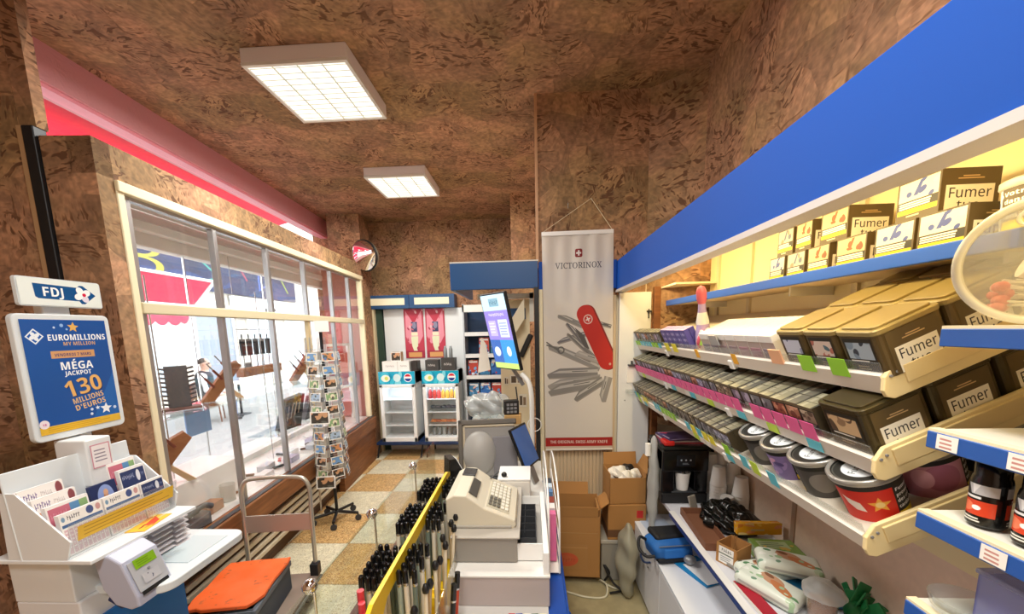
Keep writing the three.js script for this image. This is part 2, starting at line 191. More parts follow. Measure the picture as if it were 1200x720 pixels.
// back wall
const coolerHead = pr(200, 64, (g, w, h) => { fill(g, '#16a8cc', 0, 0, w, h); blobs(g, w, h, 12, ['#3cc0dc', '#7cd8e8', '#1490b8'], 8, 22); disc(g, '#eaf6e4', 40, 34, 24, 18); disc(g, '#d8e070', 44, 34, 10); disc(g, '#d4f0f4', 102, 32, 20, 20); disc(g, '#f4fafc', 162, 32, 22); g.save(); g.beginPath(); g.arc(162, 32, 18, 0, 7); g.clip(); fill(g, '#d4283c', 140, 10, 44, 18); fill(g, '#f6f6f6', 140, 26, 44, 10); fill(g, '#1c3c94', 140, 36, 44, 20); g.restore(); });
const redPoster = pr(130, 200, (g, w, h) => { fill(g, '#c43a52', 0, 0, w, h); poly(g, '#e896a8', [[10, 6], [64, 60], [118, 6], [124, 110], [96, 140], [30, 140], [6, 110]]); fill(g, '#3c4468', 46, 52, 40, 40); disc(g, '#8c8ca8', 66, 66, 14); fill(g, '#f2eccc', 44, 94, 44, 14); poly(g, '#e8ecc8', [[40, 110], [90, 110], [84, 170], [60, 176], [46, 150]]); blobs(g, w, h, 14, ['#d86c80', '#b02c48', '#f0c0c8'], 3, 9); fill(g, '#a82440', 0, 170, w, 30); fill(g, '#e0a868', 20, 176, 90, 20); });
const whiteBox = pr(100, 60, (g, w, h) => { fill(g, '#f0eeea', 0, 0, w, h); scr(g, '#9a9a98', 22, 22, 54, 12); });
const darkBox = pr(100, 60, (g, w, h) => { fill(g, '#3c3b3a', 0, 0, w, h); scr(g, '#e8e6e0', 22, 22, 56, 13); });
const toy = ['#2c6cb8', '#b84438', '#3a7ca8'].map((c) => pr(80, 100, (g, w, h) => { fill(g, c, 0, 0, w, h); blobs(g, w, h, 12, ['#d8e4f0', '#c83c34', '#1c3c7c', '#e8b8a0', '#6ca8dc'], 5, 16); fill(g, '#f0f0f0', 6, 6, 68, 12); }));
const display = pr(200, 380, (g, w, h) => { fill(g, '#bfe0f4', 0, 0, w, 78); fill(g, '#7fa4b4', 62, 18, 80, 40); scr(g, '#4c7484', 68, 26, 66, 24); fill(g, '#8c7cc8', 0, 78, w, 150); scr(g, '#ece8fa', 40, 90, 120, 16); fill(g, '#b4a8dc', 20, 128, 64, 80); fill(g, '#c8d4f0', 104, 124, 76, 90); lines(g, '#8c90c0', 112, 140, 60, 5, 14, 5); lines(g, '#e8e4f8', 28, 140, 48, 4, 15, 5); fill(g, '#2c5ca8', 0, 228, 88, 122); fill(g, '#2c8cd4', 88, 228, 112, 122); disc(g, '#c8dcf0', 48, 290, 26); disc(g, '#d8ecfa', 146, 288, 18, 26); fill(g, '#b8d46c', 0, 350, w, 30); });
const postcards = [['#6c98c8', '#d8c49c'], ['#8cae7c', '#e8e0c8'], ['#c88c5c', '#5c7cac'], ['#3c342c', '#c89870'], ['#a8c0d8', '#7c8c9c']].map((c) => pr(90, 64, (g, w, h) => { fill(g, '#f2f0ea', 0, 0, w, h); g.save(); g.beginPath(); g.rect(6, 6, w - 12, h - 12); g.clip(); fill(g, c[0], 0, 0, w, h); blobs(g, w, h, 8, [c[1], c[0], '#5c5c54'], 5, 18); g.restore(); }));
// coffee corner
const coffeePanel = pr(120, 70, (g, w, h) => { fill(g, '#1c222c', 0, 0, w, h); for (let i = 0; i < 3; i++) disc(g, '#b8c8d8', 30 + i * 30, 32, 6); lines(g, '#8c9cac', 38, 50, 44, 2, 7, 3); });
const magazine = pr(120, 160, (g, w, h) => { fill(g, '#4c3c64', 0, 0, w, h); g.strokeStyle = '#c8b8d0'; g.lineWidth = 5; g.strokeRect(8, 8, w - 16, h - 16); fill(g, '#d8385c', 12, 12, 40, 26); blobs(g, w, h, 6, ['#5c4c7c', '#3c2c50'], 10, 26); });
const cartonLabel = pr(80, 90, (g, w, h) => { fill(g, '#f4f2ec', 0, 0, w, h); scr(g, '#3a3a3a', 16, 8, 48, 18); fill(g, '#4a5c4c', 0, 36, w, 6); lines(g, '#9aa0a4', 10, 52, 60, 3, 11, 5); });
const wipes = pr(220, 150, (g, w, h) => { fill(g, '#e4ece0', 0, 0, w, h); disc(g, '#c89878', 110, 60, 44, 34, 0.4); disc(g, '#8a5a40', 92, 40, 20, 12, 0.4); disc(g, '#c88054', 150, 90, 50, 22, 0.6); blobs(g, w, h, 10, ['#a8c8a0', '#c8dcc0', '#f4f8f0', '#7ca088'], 5, 14); disc(g, '#5c8c64', 40, 40, 14, 10); disc(g, '#3c4c44', 24, 20, 10, 6); disc(g, '#6c9c70', 200, 110, 14, 9); });
const greenPack = pr(160, 110, (g, w, h) => { fill(g, '#7c9c4c', 0, 0, w, h); fill(g, '#a8bc8c', 20, 16, 110, 50); lines(g, '#6c7c5c', 28, 26, 90, 3, 13, 5); blobs(g, w, h, 8, ['#4c7c34', '#c8a84c', '#98b464'], 5, 14); });
const orangePack = pr(140, 90, (g, w, h) => { fill(g, '#e8a81c', 0, 0, w, h); blobs(g, w, h, 10, ['#f4c848', '#d8842c', '#e89858', '#f0d890'], 6, 20); fill(g, '#c8b078', 40, 44, 44, 16); });
const stamp = pr(200, 160, (g, w, h) => { fill(g, '#b07f48', 0, 0, w, h); disc(g, '#cc5a38', 90, 100, 62, 44); disc(g, '#c8663f', 84, 94, 40, 22); scr(g, '#b84a2c', 60, 90, 70, 22); fill(g, '#c09058', 0, 18, w, 6); });
const canLabel = pr(200, 140, (g, w, h) => { fill(g, '#121212', 0, 0, w, h); for (const o of [0, 100]) { fill(g, '#c8c8cc', o + 6, 6, 88, 34); poly(g, '#3c3c40', [[o + 20, 6], [o + 40, 6], [o + 50, 40], [o + 36, 40]]); poly(g, '#f4f4f6', [[o + 50, 6], [o + 66, 6], [o + 54, 40]]); lines(g, '#f0f0f0', o + 20, 46, 60, 1, 6, 8); fill(g, '#d8482c', o + 8, 60, 84, 50); blobs(g, 0, 0, 0, [], 1, 2); disc(g, '#f0805c', o + 40, 84, 18); disc(g, '#fff', o + 62, 84, 8); lines(g, '#e8e8e0', o + 14, 118, 60, 2, 9, 5); } });
const priceTag = pr(50, 34, (g, w, h) => { fill(g, '#f6f4ee', 0, 0, w, h); lines(g, '#c88c84', 8, 8, 34, 3, 9, 4); });
const photoStrip = pr(60, 40, (g, w, h) => { fill(g, '#e8e0d0', 0, 0, w, h); fill(g, '#5c4c3c', 6, 6, 20, 28); fill(g, '#8a7058', 32, 10, 20, 24); });
const keypad = pr(160, 160, (g, w, h) => { fill(g, '#d8d2bc', 0, 0, w, h); });
let advScreen;
const print = std(0xffffff, 0.5), printGloss = std(0xffffff, 0.22);
// box whose six faces take rectangles of the print sheet: f = {px,nx,py,ny,pz,nz,all}
function pbox(w, h, d, f, r = 0) {
  const g = new THREE.BoxGeometry(w, h, d), uv = g.attributes.uv, keys = ['px', 'nx', 'py', 'ny', 'pz', 'nz'];
  keys.forEach((k, i) => { const R = f[k] ?? f.all; for (let v = 0; v < 4; v++) { const q = i * 4 + v; uv.setXY(q, R[0] + uv.getX(q) * (R[2] - R[0]), R[1] + uv.getY(q) * (R[3] - R[1])); } });
  return g;
}
function puv(g, R) { const uv = g.attributes.uv; for (let i = 0; i < uv.count; i++) uv.setXY(i, R[0] + clamp(uv.getX(i)) * (R[2] - R[0]), R[1] + clamp(uv.getY(i)) * (R[3] - R[1])); return g; }
const plane = (w, h, R) => puv(new THREE.PlaneGeometry(w, h), R);
const tint = (g, c) => { const R = sw(c), uv = g.attributes.uv; for (let i = 0; i < uv.count; i++) uv.setXY(i, (R[0] + R[2]) / 2, (R[1] + R[3]) / 2); return g; };

// banner and mural prints get sheets of their own
function canvasTex(w, h, draw) { const c = document.createElement('canvas'); c.width = w; c.height = h; draw(c.getContext('2d'), w, h); const t = new THREE.CanvasTexture(c); t.colorSpace = THREE.SRGBColorSpace; return t; }
const bannerTex = canvasTex(512, 1536, (g, w, h) => {
  fill(g, '#e9e4dc', 0, 0, w, h); 
  // emblem and name
  g.fillStyle = '#8c2020'; g.beginPath(); g.roundRect(238, 104, 52, 56, 12); g.fill(); g.fillStyle = '#f0e8e8'; g.fillRect(258, 114, 12, 36); g.fillRect(246, 126, 36, 12);
  txt(g, 'VICTORINOX', 262, 214, 54, '#2c3040', { f: 'serif', w: 'normal', max: 350 });
  // open tools, printed in grey
  const blade = (x, y, len, wd, a, c = '#8f8d8a', tip = 0.25) => { wd *= 1.2; g.save(); g.translate(x, y); g.rotate(a); poly(g, '#a49e96', [[0, -wd / 2 + 5], [-len * (1 - tip), -wd / 2 + 5], [-len, wd * 0.1 + 8], [-len * 0.96, wd / 2 + 9], [0, wd / 2 + 9]]); poly(g, c, [[0, -wd / 2], [-len * (1 - tip), -wd / 2], [-len, wd * 0.1], [-len * 0.96, wd / 2], [0, wd / 2]]); poly(g, '#c9c6c0', [[0, -wd / 4], [-len * (1 - tip), -wd / 4], [-len * 0.9, 0], [0, wd / 10]]); g.strokeStyle = '#5c5a58'; g.lineWidth = 3; g.strokeRect(-len * 0.5, -wd / 8, len * 0.3, 2); g.restore(); };
  blade(320, 640, 230, 26, 0.42); blade(330, 680, 240, 24, -0.25, '#77757a'); blade(300, 760, 200, 22, 0.9, '#6e6c70'); blade(420, 930, 420, 40, 0.42, '#9a9894'); blade(420, 900, 330, 24, 0.75, '#7a7876'); blade(400, 960, 380, 54, -0.02, '#8c8a88'); blade(420, 1010, 400, 48, -0.1, '#a5a29e'); blade(420, 1030, 400, 62, -0.16, '#94918c'); blade(440, 1020, 260, 46, -0.55, '#8a8884'); blade(476, 1000, 190, 44, -1.3, '#a19e9a'); blade(500, 640, 120, 16, 0.3, '#6c6a6c');
  blade(410, 880, 180, 34, 0.35, '#b4b0aa', 0.1); g.strokeStyle = '#6c6a68'; g.lineWidth = 10; g.beginPath(); g.arc(128, 800, 22, 0, 7); g.stroke(); g.beginPath(); g.moveTo(20, 760); g.lineTo(110, 790); g.moveTo(20, 740); g.lineTo(120, 812); g.stroke();
  poly(g, '#5c5a58', [[230, 640], [300, 700], [340, 800], [300, 780]]);
  // red handle
  g.save(); g.translate(398, 720); g.rotate(-0.44); g.fillStyle = '#8c1c14'; g.beginPath(); g.roundRect(-62, -250, 130, 500, 64); g.fill(); g.fillStyle = '#c8281c'; g.beginPath(); g.roundRect(-70, -254, 126, 496, 62); g.fill(); g.strokeStyle = '#e8d8d0'; g.lineWidth = 7; g.beginPath(); g.arc(-6, -150, 30, 0, 7); g.stroke(); g.fillStyle = '#f0e4e0'; g.fillRect(-11, -168, 10, 36); g.fillRect(-24, -155, 36, 10); disc(g, '#e0b8a0', 4, 210, 9); g.restore();
  fill(g, '#ede2d6', 420, 968, 92, 4);
  fill(g, '#b32018', 0, 1448, w, 66); txt(g, 'THE ORIGINAL SWISS ARMY KNIFE', 256, 1481, 30, '#f0dcd4', { max: 440 }); fill(g, '#d8c8b8', 0, 1514, w, 22);
});
const muralTex = canvasTex(1024, 192, (g, w, h) => {
  fill(g, '#1a2c52', 0, 0, w, h); blobs(g, w, h, 40, ['#14264a', '#1e3866', '#183c60', '#28345c', '#142040'], 20, 70);
  g.lineWidth = 7; g.lineCap = 'round'; const st = (c, pts) => { g.strokeStyle = c; g.beginPath(); pts.forEach((p, i) => (i ? g.lineTo(...p) : g.moveTo(...p))); g.stroke(); };
  st('#2a7c74', [[60, 20], [60, 130], [110, 150], [130, 60]]); st('#34849a', [[160, 10], [196, 120]]); poly(g, '#a83a16', [[200, 110], [260, 110], [274, 190], [196, 190]]); disc(g, '#1f3c7c', 360, 100, 84); txt(g, '3', 500, 96, 190, '#a89c38', { w: 'normal' }); txt(g, 'z', 470, 50, 80, '#a89c38', { w: 'normal' }); st('#349080', [[640, 60], [690, 120], [640, 150]]); st('#98384c', [[760, 40], [790, 110]]); st('#4c64a8', [[840, 60], [840, 150], [880, 110]]); st('#8c9838', [[940, 40], [980, 140]]);
});
// ---------- the room ----------
const H = 3.092, TH = 4.8 * Math.PI / 180, PHI = Math.PI / 2 + TH;         // the window side runs 4.8 degrees off the shelf side
const LP = (s, y, D) => [-s * Math.sin(TH) - D * Math.cos(TH), y, -s * Math.cos(TH) + D * Math.sin(TH)]; // s along the window, D out from the camera side
const sl = (s0, s1, y0, y1, D0, D1, r) => bb(s0, s1, y0, y1, -D1, -D0, r);   // box in the window side's own frame
const onLeft = (o) => { o.rotation.y = PHI; return o; };

// floor: checkerboard terrazzo tiles in the customer area, lino behind the counter
const floor = struct('floor');
part(floor, 'screed', std(0x9a8f7a, 0.9), bb(-2.75, 1.3, -0.12, -0.012, -5.6, 2.3));
part(floor, 'lino', lino, metric(bb(-0.52, 1.25, -0.012, 0, -5.3, 2.2)));
{
  const T = 0.492, g = metric(bb(0.002, T - 0.002, -0.012, 0.001, 0.002, T - 0.002, 0.003), 1 / T);
  const gHalf = {};
  for (let i = -2; i < 4; i++) for (let j = 0; j < 12; j++) {
    const x = -1.46 + (i - 1) * T, z = -3.755 - 3 * T + j * T, x1 = Math.min(x + T, -0.52);
    if (x1 - x < 0.05 || x + T < -2.68 + (z + T) * 0.0) continue;
    let geo = g; if (x1 < x + T - 0.01) geo = gHalf[i] ??= metric(bb(0.002, x1 - x, -0.012, 0.001, 0.002, T - 0.002), 1 / T);
    const o = new THREE.Mesh(geo, (i + j) % 2 ? terrCream : terrTan); o.name = 'tile'; o.position.set(x, 0, z); floor.add(o);
  }
}
const ceiling = struct('ceiling'); part(ceiling, 'cork_sheet', cork, metric(bb(-2.95, 1.35, H, H + 0.12, -5.65, 2.35)));
const wb = struct('wall_back'); part(wb, 'cork_sheet', cork, metric(bb(-2.9, 0.3, 0, H, -5.5, -5.27), 1, 0.31)); part(wb, 'return_wall', wallBeige, metric(bb(0.12, 0.3, 0, H, -5.27, -3.2)));
// short cork column beside the back unit
const wc = struct('wall_column'); part(wc, 'cork_face', cork, metric(bb(-0.19, 0.12, 0, H, -4.7, -4.35), 1, 0.5));
// pillar with cork above and a cream fluted panel below
const wp = struct('wall_pillar');
part(wp, 'cork_face', cork, metric(bb(0.061, 0.762, 1.86, H, -3.2, -2.615), 1, 0.13));
part(wp, 'corner_bead', std(0xc89a72, 0.5), bb(0.049, 0.066, 2.08, H, -2.63, -2.61));
part(wp, 'core', creamPanel, bb(0.061, 0.762, 0, 1.86, -3.2, -2.63));
{ const fl = []; for (let k = 0; k < 20; k++) fl.push(bb(0.07 + k * 0.0255, 0.07 + k * 0.0255 + 0.0215, 0, 1.86, -2.635, -2.617, 0.004)); fl.forEach((g) => part(wp, 'flute', std(0xd8c2a2, 0.55), g)); }
{ const g = ext([[0.762, 2.615], [1.02, 2.41], [1.3, 2.41], [1.3, 3.2], [0.762, 3.2]], H - 1.0); tf(g, 0, 0, 0, -Math.PI / 2); g.translate(0, 1.0, 0); part(wp, 'cork_facet', cork, metric(g, 1, 0.2)); }
const wr = struct('wall_right');
part(wr, 'cork_sheet', cork, metric(bb(1.02, 1.3, 2.12, H, -2.45, 2.3), 1, 0.6));
for (const [a, b] of [[-2.62, -1.62], [-1.617, -0.6], [-0.597, 0.6], [0.603, 2.3]]) part(wr, 'panel', wallBeige, metric(bb(1.13, 1.3, 0, 2.12, a, b)));
part(wr, 'joint_strip', std(0xb8a08a, 0.5, { metalness: 0.3 }), bb(1.124, 1.132, 0.6, 1.2, -1.629, -1.606));
const wf = struct('wall_front'); part(wf, 'panel', wallBeige, metric(bb(-2.9, 1.3, 0, H, 2.2, 2.35)));
// left wall: cork up to the entrance, then the glazed shop front
const wl = onLeft(struct('wall_left'));
part(wl, 'cork_sheet', cork, metric(sl(-2.6, 1.82, 0, H, 2.18, 2.34), 1, 0.4)); part(wl, 'cork_return', cork, metric(sl(1.78, 1.83, 0, H, 1.935, 2.34), 1, 0.15)); part(wl, 'cork_lintel', cork, metric(sl(1.782, 1.828, 2.52, H, 1.868, 1.935), 1, 0.2));
part(wl, 'pink_lit_header', std(0xd99aa2, 0.5, { bumpMap: corkBump, bumpScale: 0.003 }), metric(sl(1.83, 5.62, 2.905, H, 2.18, 2.34), 1, 0.7));  // header wall of cork; the pink light on it is put into its colour
part(wl, 'cork_corner', cork, metric(sl(5.0, 5.35, 0, H, 1.66, 2.05), 1, 0.9), metric(sl(5.35, 5.7, 0, H, 1.9, 2.34), 1, 0.8));
part(wl, 'stall_riser', wallBeige, metric(sl(1.83, 5.62, -0.12, 0.56, 2.18, 2.34)));
part(wl, 'skirting', woodBrown, metric(sl(-2.6, 1.76, 0, 0.34, 2.14, 2.182)));
part(wl, 'door_frame_post', darkMetal, sl(1.765, 1.82, 0, 2.52, 1.868, 1.915, 0.006)); part(wl, 'frame_edge', std(0xb4926c, 0.5), sl(1.77, 1.82, 0, 2.52, 1.915, 1.937));

// ---------- outer shop window ----------
const w2 = onLeft(struct('window_2'));
part(w2, 'frame_head', white, sl(1.83, 5.62, 2.22, 2.46, 2.2, 2.3, 0.01)); part(w2, 'transom_cap', whiteGloss, sl(1.83, 5.62, 2.30, 2.36, 2.14, 2.2, 0.01)); part(w2, 'frame_sill', white, sl(1.83, 5.62, 0.56, 0.62, 2.18, 2.3)); part(w2, 'frame_top', std(0xf0a0b0, 0.4), sl(1.83, 5.62, 2.885, 2.905, 2.2, 2.28));
const outerCuts = [1.86, 2.95, 3.88, 4.73, 5.6];
for (const k of [0, 4]) part(w2, 'mullion', white, sl(outerCuts[k] - 0.02, outerCuts[k] + 0.02, 0.62, 2.22, 2.22, 2.28)); for (const k of [1, 2, 3]) part(w2, 'joint_strip', steel, sl(outerCuts[k] - 0.004, outerCuts[k] + 0.004, 0.62, 2.22, 2.244, 2.256));
for (let k = 0; k < 4; k++) { part(w2, 'pane', glass, sl(outerCuts[k] + 0.005, outerCuts[k + 1] - 0.005, 0.62, 2.22, 2.248, 2.252)); part(w2, 'transom_pane', glass, sl(outerCuts[k] + 0.005, outerCuts[k + 1] - 0.005, 2.46, 2.885, 2.248, 2.252)); }
// ---------- inner display window: cream frame, aluminium mullions, panes ----------
const w1 = onLeft(struct('window_1'));
const cuts = [1.9, 2.45, 2.98, 3.52, 4.06, 4.52, 4.9];
part(w1, 'frame_post', cream, sl(1.855, 1.892, 0.58, 2.34, 1.655, 1.72, 0.006)); part(w1, 'frame_post', cream, sl(4.905, 4.945, 0.58, 2.34, 1.655, 1.72, 0.006));
part(w1, 'frame_head', cream, sl(1.855, 4.945, 2.292, 2.34, 1.645, 1.72, 0.006)); part(w1, 'frame_rail', std(0xd8cfae, 0.45), sl(1.892, 4.905, 1.762, 1.815, 1.65, 1.70, 0.006));
part(w1, 'jamb_strip', alu, sl(1.892, 1.93, 0.58, 2.292, 1.672, 1.70)); part(w1, 'head_strip', alu, sl(1.93, 4.9, 2.274, 2.292, 1.67, 1.70));
for (let k = 1; k < 6; k++) { const wd = 0.014; part(w1, 'mullion', alu, sl(cuts[k] - wd, cuts[k] + wd, 1.815, 2.274, 1.662, 1.70, 0.004)); part(w1, 'mullion', k === 3 ? std(0xc8b48a, 0.45) : alu, sl(cuts[k] - wd - 0.012, cuts[k] + wd - 0.012, 0.585, 1.762, 1.662, 1.70, 0.004)); }
for (let k = 0; k < 6; k++) for (const [a, b] of [[0.59, 1.762], [1.815, 2.274]]) part(w1, 'pane', glass, sl(cuts[k] + (k ? 0.014 : 0.03), cuts[k + 1] - 0.014, a, b, 1.679, 1.683));
// cork boxing around the display window
const t1 = onLeft(struct('trim_1'));
part(t1, 'cork_header', cork, metric(sl(1.78, 4.96, 2.34, 2.485, 1.66, 1.76), 1, 0.25)); part(t1, 'roof_board', white, sl(1.857, 4.96, 2.42, 2.45, 1.76, 2.16));
part(t1, 'cork_end', cork, metric(sl(1.78, 1.856, 0, 2.485, 1.66, 1.865), 1, 0.45));
part(t1, 'far_wall', std(0xb8756c, 0.6), sl(4.96, 5.0, 0.58, 2.42, 1.7, 2.15));
part(t1, 'sill_beam', woodBrown, metric(sl(1.3, 4.96, 0.42, 0.578, 1.61, 1.70, 0.012))); part(t1, 'sill_strip', darkGrey, sl(1.8, 4.95, 0.578, 0.584, 1.625, 1.66));
part(t1, 'base_panel', woodDark, metric(sl(1.3, 3.9, 0.0, 0.42, 1.72, 1.76))); part(t1, 'far_base_panel', woodBrown, metric(sl(3.9, 4.96, 0, 0.42, 1.64, 1.70)));
part(t1, 'display_bed', whiteGloss, sl(1.86, 4.96, 0.545, 0.575, 1.70, 2.18));
for (let k = 0; k < 4; k++) part(t1, 'heater_slat', std(0xd4c8b0, 0.4), sl(1.9, 3.85, 0.13 + k * 0.062, 0.165 + k * 0.062, 1.66, 1.685, 0.008));
part(t1, 'glass_shelf', glassGreen, sl(1.95, 4.3, 1.195, 1.203, 1.82, 2.1)); part(t1, 'glass_shelf', glassGreen, sl(3.2, 4.4, 0.795, 0.803, 1.84, 2.12)); part(t1, 'display_riser', whiteGloss, sl(1.95, 2.75, 0.577, 0.8, 1.86, 2.16, 0.004));
for (const s of [2.3, 3.3, 4.2]) part(t1, 'shelf_upright', steel, rod([s, 0.575, -1.98], [s, 2.0, -1.98], 0.004));

// ---------- ceiling lights ----------
function ceilingLight(x, z, label) {
  const t = thing('ceiling_light', label, 'ceiling light', [x, H, z], 0, 'ceiling lights'), w = 0.275;
  part(t, 'housing', std(0xe9e2e4, 0.45), bb(-w, w, -0.07, 0, -w, w, 0.006));
  const rim = std(0xe8e6e2, 0.4);
  for (const s of [-1, 1]) { part(t, 'rim', rim, bb(-w, w, -0.085, -0.0705, s * w - s * 0.018, s * w)); part(t, 'rim', rim, bb(s * w - s * 0.018, s * w, -0.085, -0.0705, -w + 0.0185, w - 0.0185)); }
  const glow = std(0xffffff, 0.5, { emissive: 0xfffdf2, emissiveIntensity: PANEL_GLOW });
  for (let k = 0; k < 4; k++) part(t, 'diffuser', glow, bb(-w + 0.02 + k * 0.1305, -w + 0.02 + k * 0.1305 + 0.128, -0.078, -0.0705, -w + 0.02, w - 0.02));
  const louvre = std(0xd8dcd0, 0.4, { metalness: 0.3 });
  for (let k = 1; k < 4; k++) part(t, 'louvre', louvre, bb(-w + 0.019 + k * 0.1305 - 0.002, -w + 0.019 + k * 0.1305 + 0.002, -0.085, -0.07, -w + 0.02, w - 0.02));
  for (let k = 1; k < 12; k++) part(t, 'louvre', louvre, bb(-w + 0.02, w - 0.02, -0.082, -0.079, -w + k * 0.0467 - 0.001, -w + k * 0.0467 + 0.001));
  const L = new THREE.RectAreaLight(0xfffaf0, PANEL, 2 * w - 0.04, 2 * w - 0.04); L.position.set(0, -0.089, 0); L.rotation.x = -Math.PI / 2; t.add(L);
}
ceilingLight(-1.17, -2.37, 'square white louvred ceiling light nearer the fascia, larger of two seen');
ceilingLight(-1.17, -3.83, 'square white louvred ceiling light close to the back wall');
ceilingLight(-0.15, 0.75, 'added unseen square white louvred ceiling light behind the till position');  // out-of-view panel, added to brighten the near shelves and the register
ceilingLight(-0.15, -0.6, 'added unseen square white louvred ceiling light straight above the sales counter');  // second added panel above the view, more light for the right side
// ---------- blue canopy above the tobacco wall ----------
{
  const t = thing('canopy', 'long bright blue canopy board running above the tobacco shelves and across the pillar', 'canopy', [0, 0, 0]);
  part(t, 'side_board', blue, bb(0.568, 0.598, 1.888, 2.072, -2.6, 0.9, 0.003)); part(t, 'lip', std(0xcfc8c4, 0.5), bb(0.562, 0.62, 1.872, 1.888, -2.6, 0.9));
  part(t, 'cross_board', blue, bb(0.064, 0.568, 1.9, 2.08, -2.608, -2.585, 0.003)); part(t, 'roof_board', creamPanel, bb(0.598, 1.125, 2.045, 2.07, -2.6, 0.9));
  const lampM = std(0xffffff, 0.4, { emissive: 0xffe6a4, emissiveIntensity: STRIP_GLOW });
  for (const [a, b] of [[-2.45, -1.6], [-1.5, -0.65], [-0.5, 0.35]]) {
    const l = part(t, 'tube_lamp', lampM, tf(new THREE.CylinderGeometry(0.013, 0.013, b - a, 12), 0.65, 1.985, (a + b) / 2, Math.PI / 2)); part(l, 'batten', white, bb(0.618, 0.68, 2.012, 2.045, a, b));
    const L = new THREE.RectAreaLight(0xffdf9a, STRIP, b - a, 0.05); L.position.set(0.668, 1.965, (a + b) / 2); L.lookAt(1.02, 1.62, (a + b) / 2); t.add(L);
  }
}
{
  const t = thing('kiosk_header', 'dark blue header board over the lottery corner left of the hanging banner', 'header board', [0, 0, 0]);
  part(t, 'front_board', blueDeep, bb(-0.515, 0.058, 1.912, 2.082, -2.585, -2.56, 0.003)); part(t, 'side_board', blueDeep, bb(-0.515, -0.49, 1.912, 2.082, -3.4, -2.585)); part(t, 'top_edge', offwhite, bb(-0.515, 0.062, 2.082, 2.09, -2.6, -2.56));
  part(t, 'soffit', creamPanel, bb(-0.49, 0.058, 2.03, 2.05, -3.4, -2.585)); part(t, 'inner_frame', offwhite, bb(-0.36, 0.03, 1.86, 1.895, -2.75, -2.72), bb(-0.0, 0.03, 1.7, 1.9, -2.75, -2.72));
  part(t, 'post', black, bb(0.03, 0.06, 0, 1.912, -2.56, -2.5, 0.003)); part(t, 'post_cladding', cream, bb(0.064, 0.085, 0, 1.9, -2.6, -2.54));
}
// ---------- door and post at the end of the tobacco wall ----------
const d1 = struct('door_1');
part(d1, 'leaf', std(0xe4e6e6, 0.4), bb(0.585, 0.79, 0.45, 1.87, -2.605, -2.575, 0.004)); part(d1, 'lower_leaf', std(0xd9dadb, 0.45), bb(0.585, 0.79, 0.0, 0.445, -2.605, -2.58)); part(d1, 'frame_board', creamPanel, bb(0.762, 1.13, 0, 2.1, -2.66, -2.612)); part(d1, 'post', woodBrown, metric(bb(0.80, 0.842, 0.42, 1.9, -2.61, -2.55, 0.004)));
part(d1, 'hinge_hook', darkMetal, bb(0.76, 0.79, 1.74, 1.75, -2.578, -2.56), bb(0.77, 0.776, 1.70, 1.76, -2.578, -2.565)); part(d1, 'key_bracket', darkGrey, bb(0.645, 0.69, 1.395, 1.402, -2.575, -2.54), bb(0.665, 0.675, 1.402, 1.425, -2.575, -2.56));
part(d1, 'screw', midGrey, cyl(0.004, 0.004, 0.004, 0.63, 1.16, -2.573, 8, Math.PI / 2));
one('paper_note', 'small curled white paper note fixed on the white door', 'note', print, [tint(bb(0.64, 0.70, 1.28, 1.385, -2.574, -2.568), '#f2f0ea')]);
one('note_ledge', 'tiny clear ledge under the curled note on the white door', 'ledge', clearPlastic, [bb(0.635, 0.71, 1.215, 1.235, -2.575, -2.53)]);
// ---------- hanging banner ----------
{
  const t = thing('hanging_banner', 'tall cloth banner printed with a red pocket knife and its grey tools', 'banner', [0.331, 0, -2.575]);
  const g = new THREE.PlaneGeometry(0.455, 1.425, 40, 30), p = g.attributes.position; for (let i = 0; i < p.count; i++) { const x = p.getX(i), y = p.getY(i); p.setZ(i, 0.004 * Math.sin(x * 62 + 1) * sm(0.1, 0.7, y) + 0.003 * Math.sin(x * 11)); } g.computeVertexNormals(); g.translate(0, 1.535, 0);
  part(t, 'cloth', phys({ map: bannerTex, roughness: 0.7, transmission: 0.22, thickness: 0, side: THREE.DoubleSide }), g);
  part(t, 'top_bar', whiteGloss, bb(-0.228, 0.228, 2.236, 2.262, -0.008, 0.008, 0.003)); part(t, 'bottom_bar', offwhite, bb(-0.228, 0.228, 0.815, 0.826, -0.008, 0.008, 0.003)); t.rotation.z = 0.008;
  part(t, 'cord', cream, rod([0.222, 2.262, -0.01], [0.09, 2.46, -0.022], 0.0016), rod([-0.222, 2.262, -0.01], [0.09, 2.46, -0.022], 0.0012));
  part(t, 'hook', steel, rod([-0.055, 2.41, -0.034], [-0.055, 2.44, -0.02], 0.003));
}
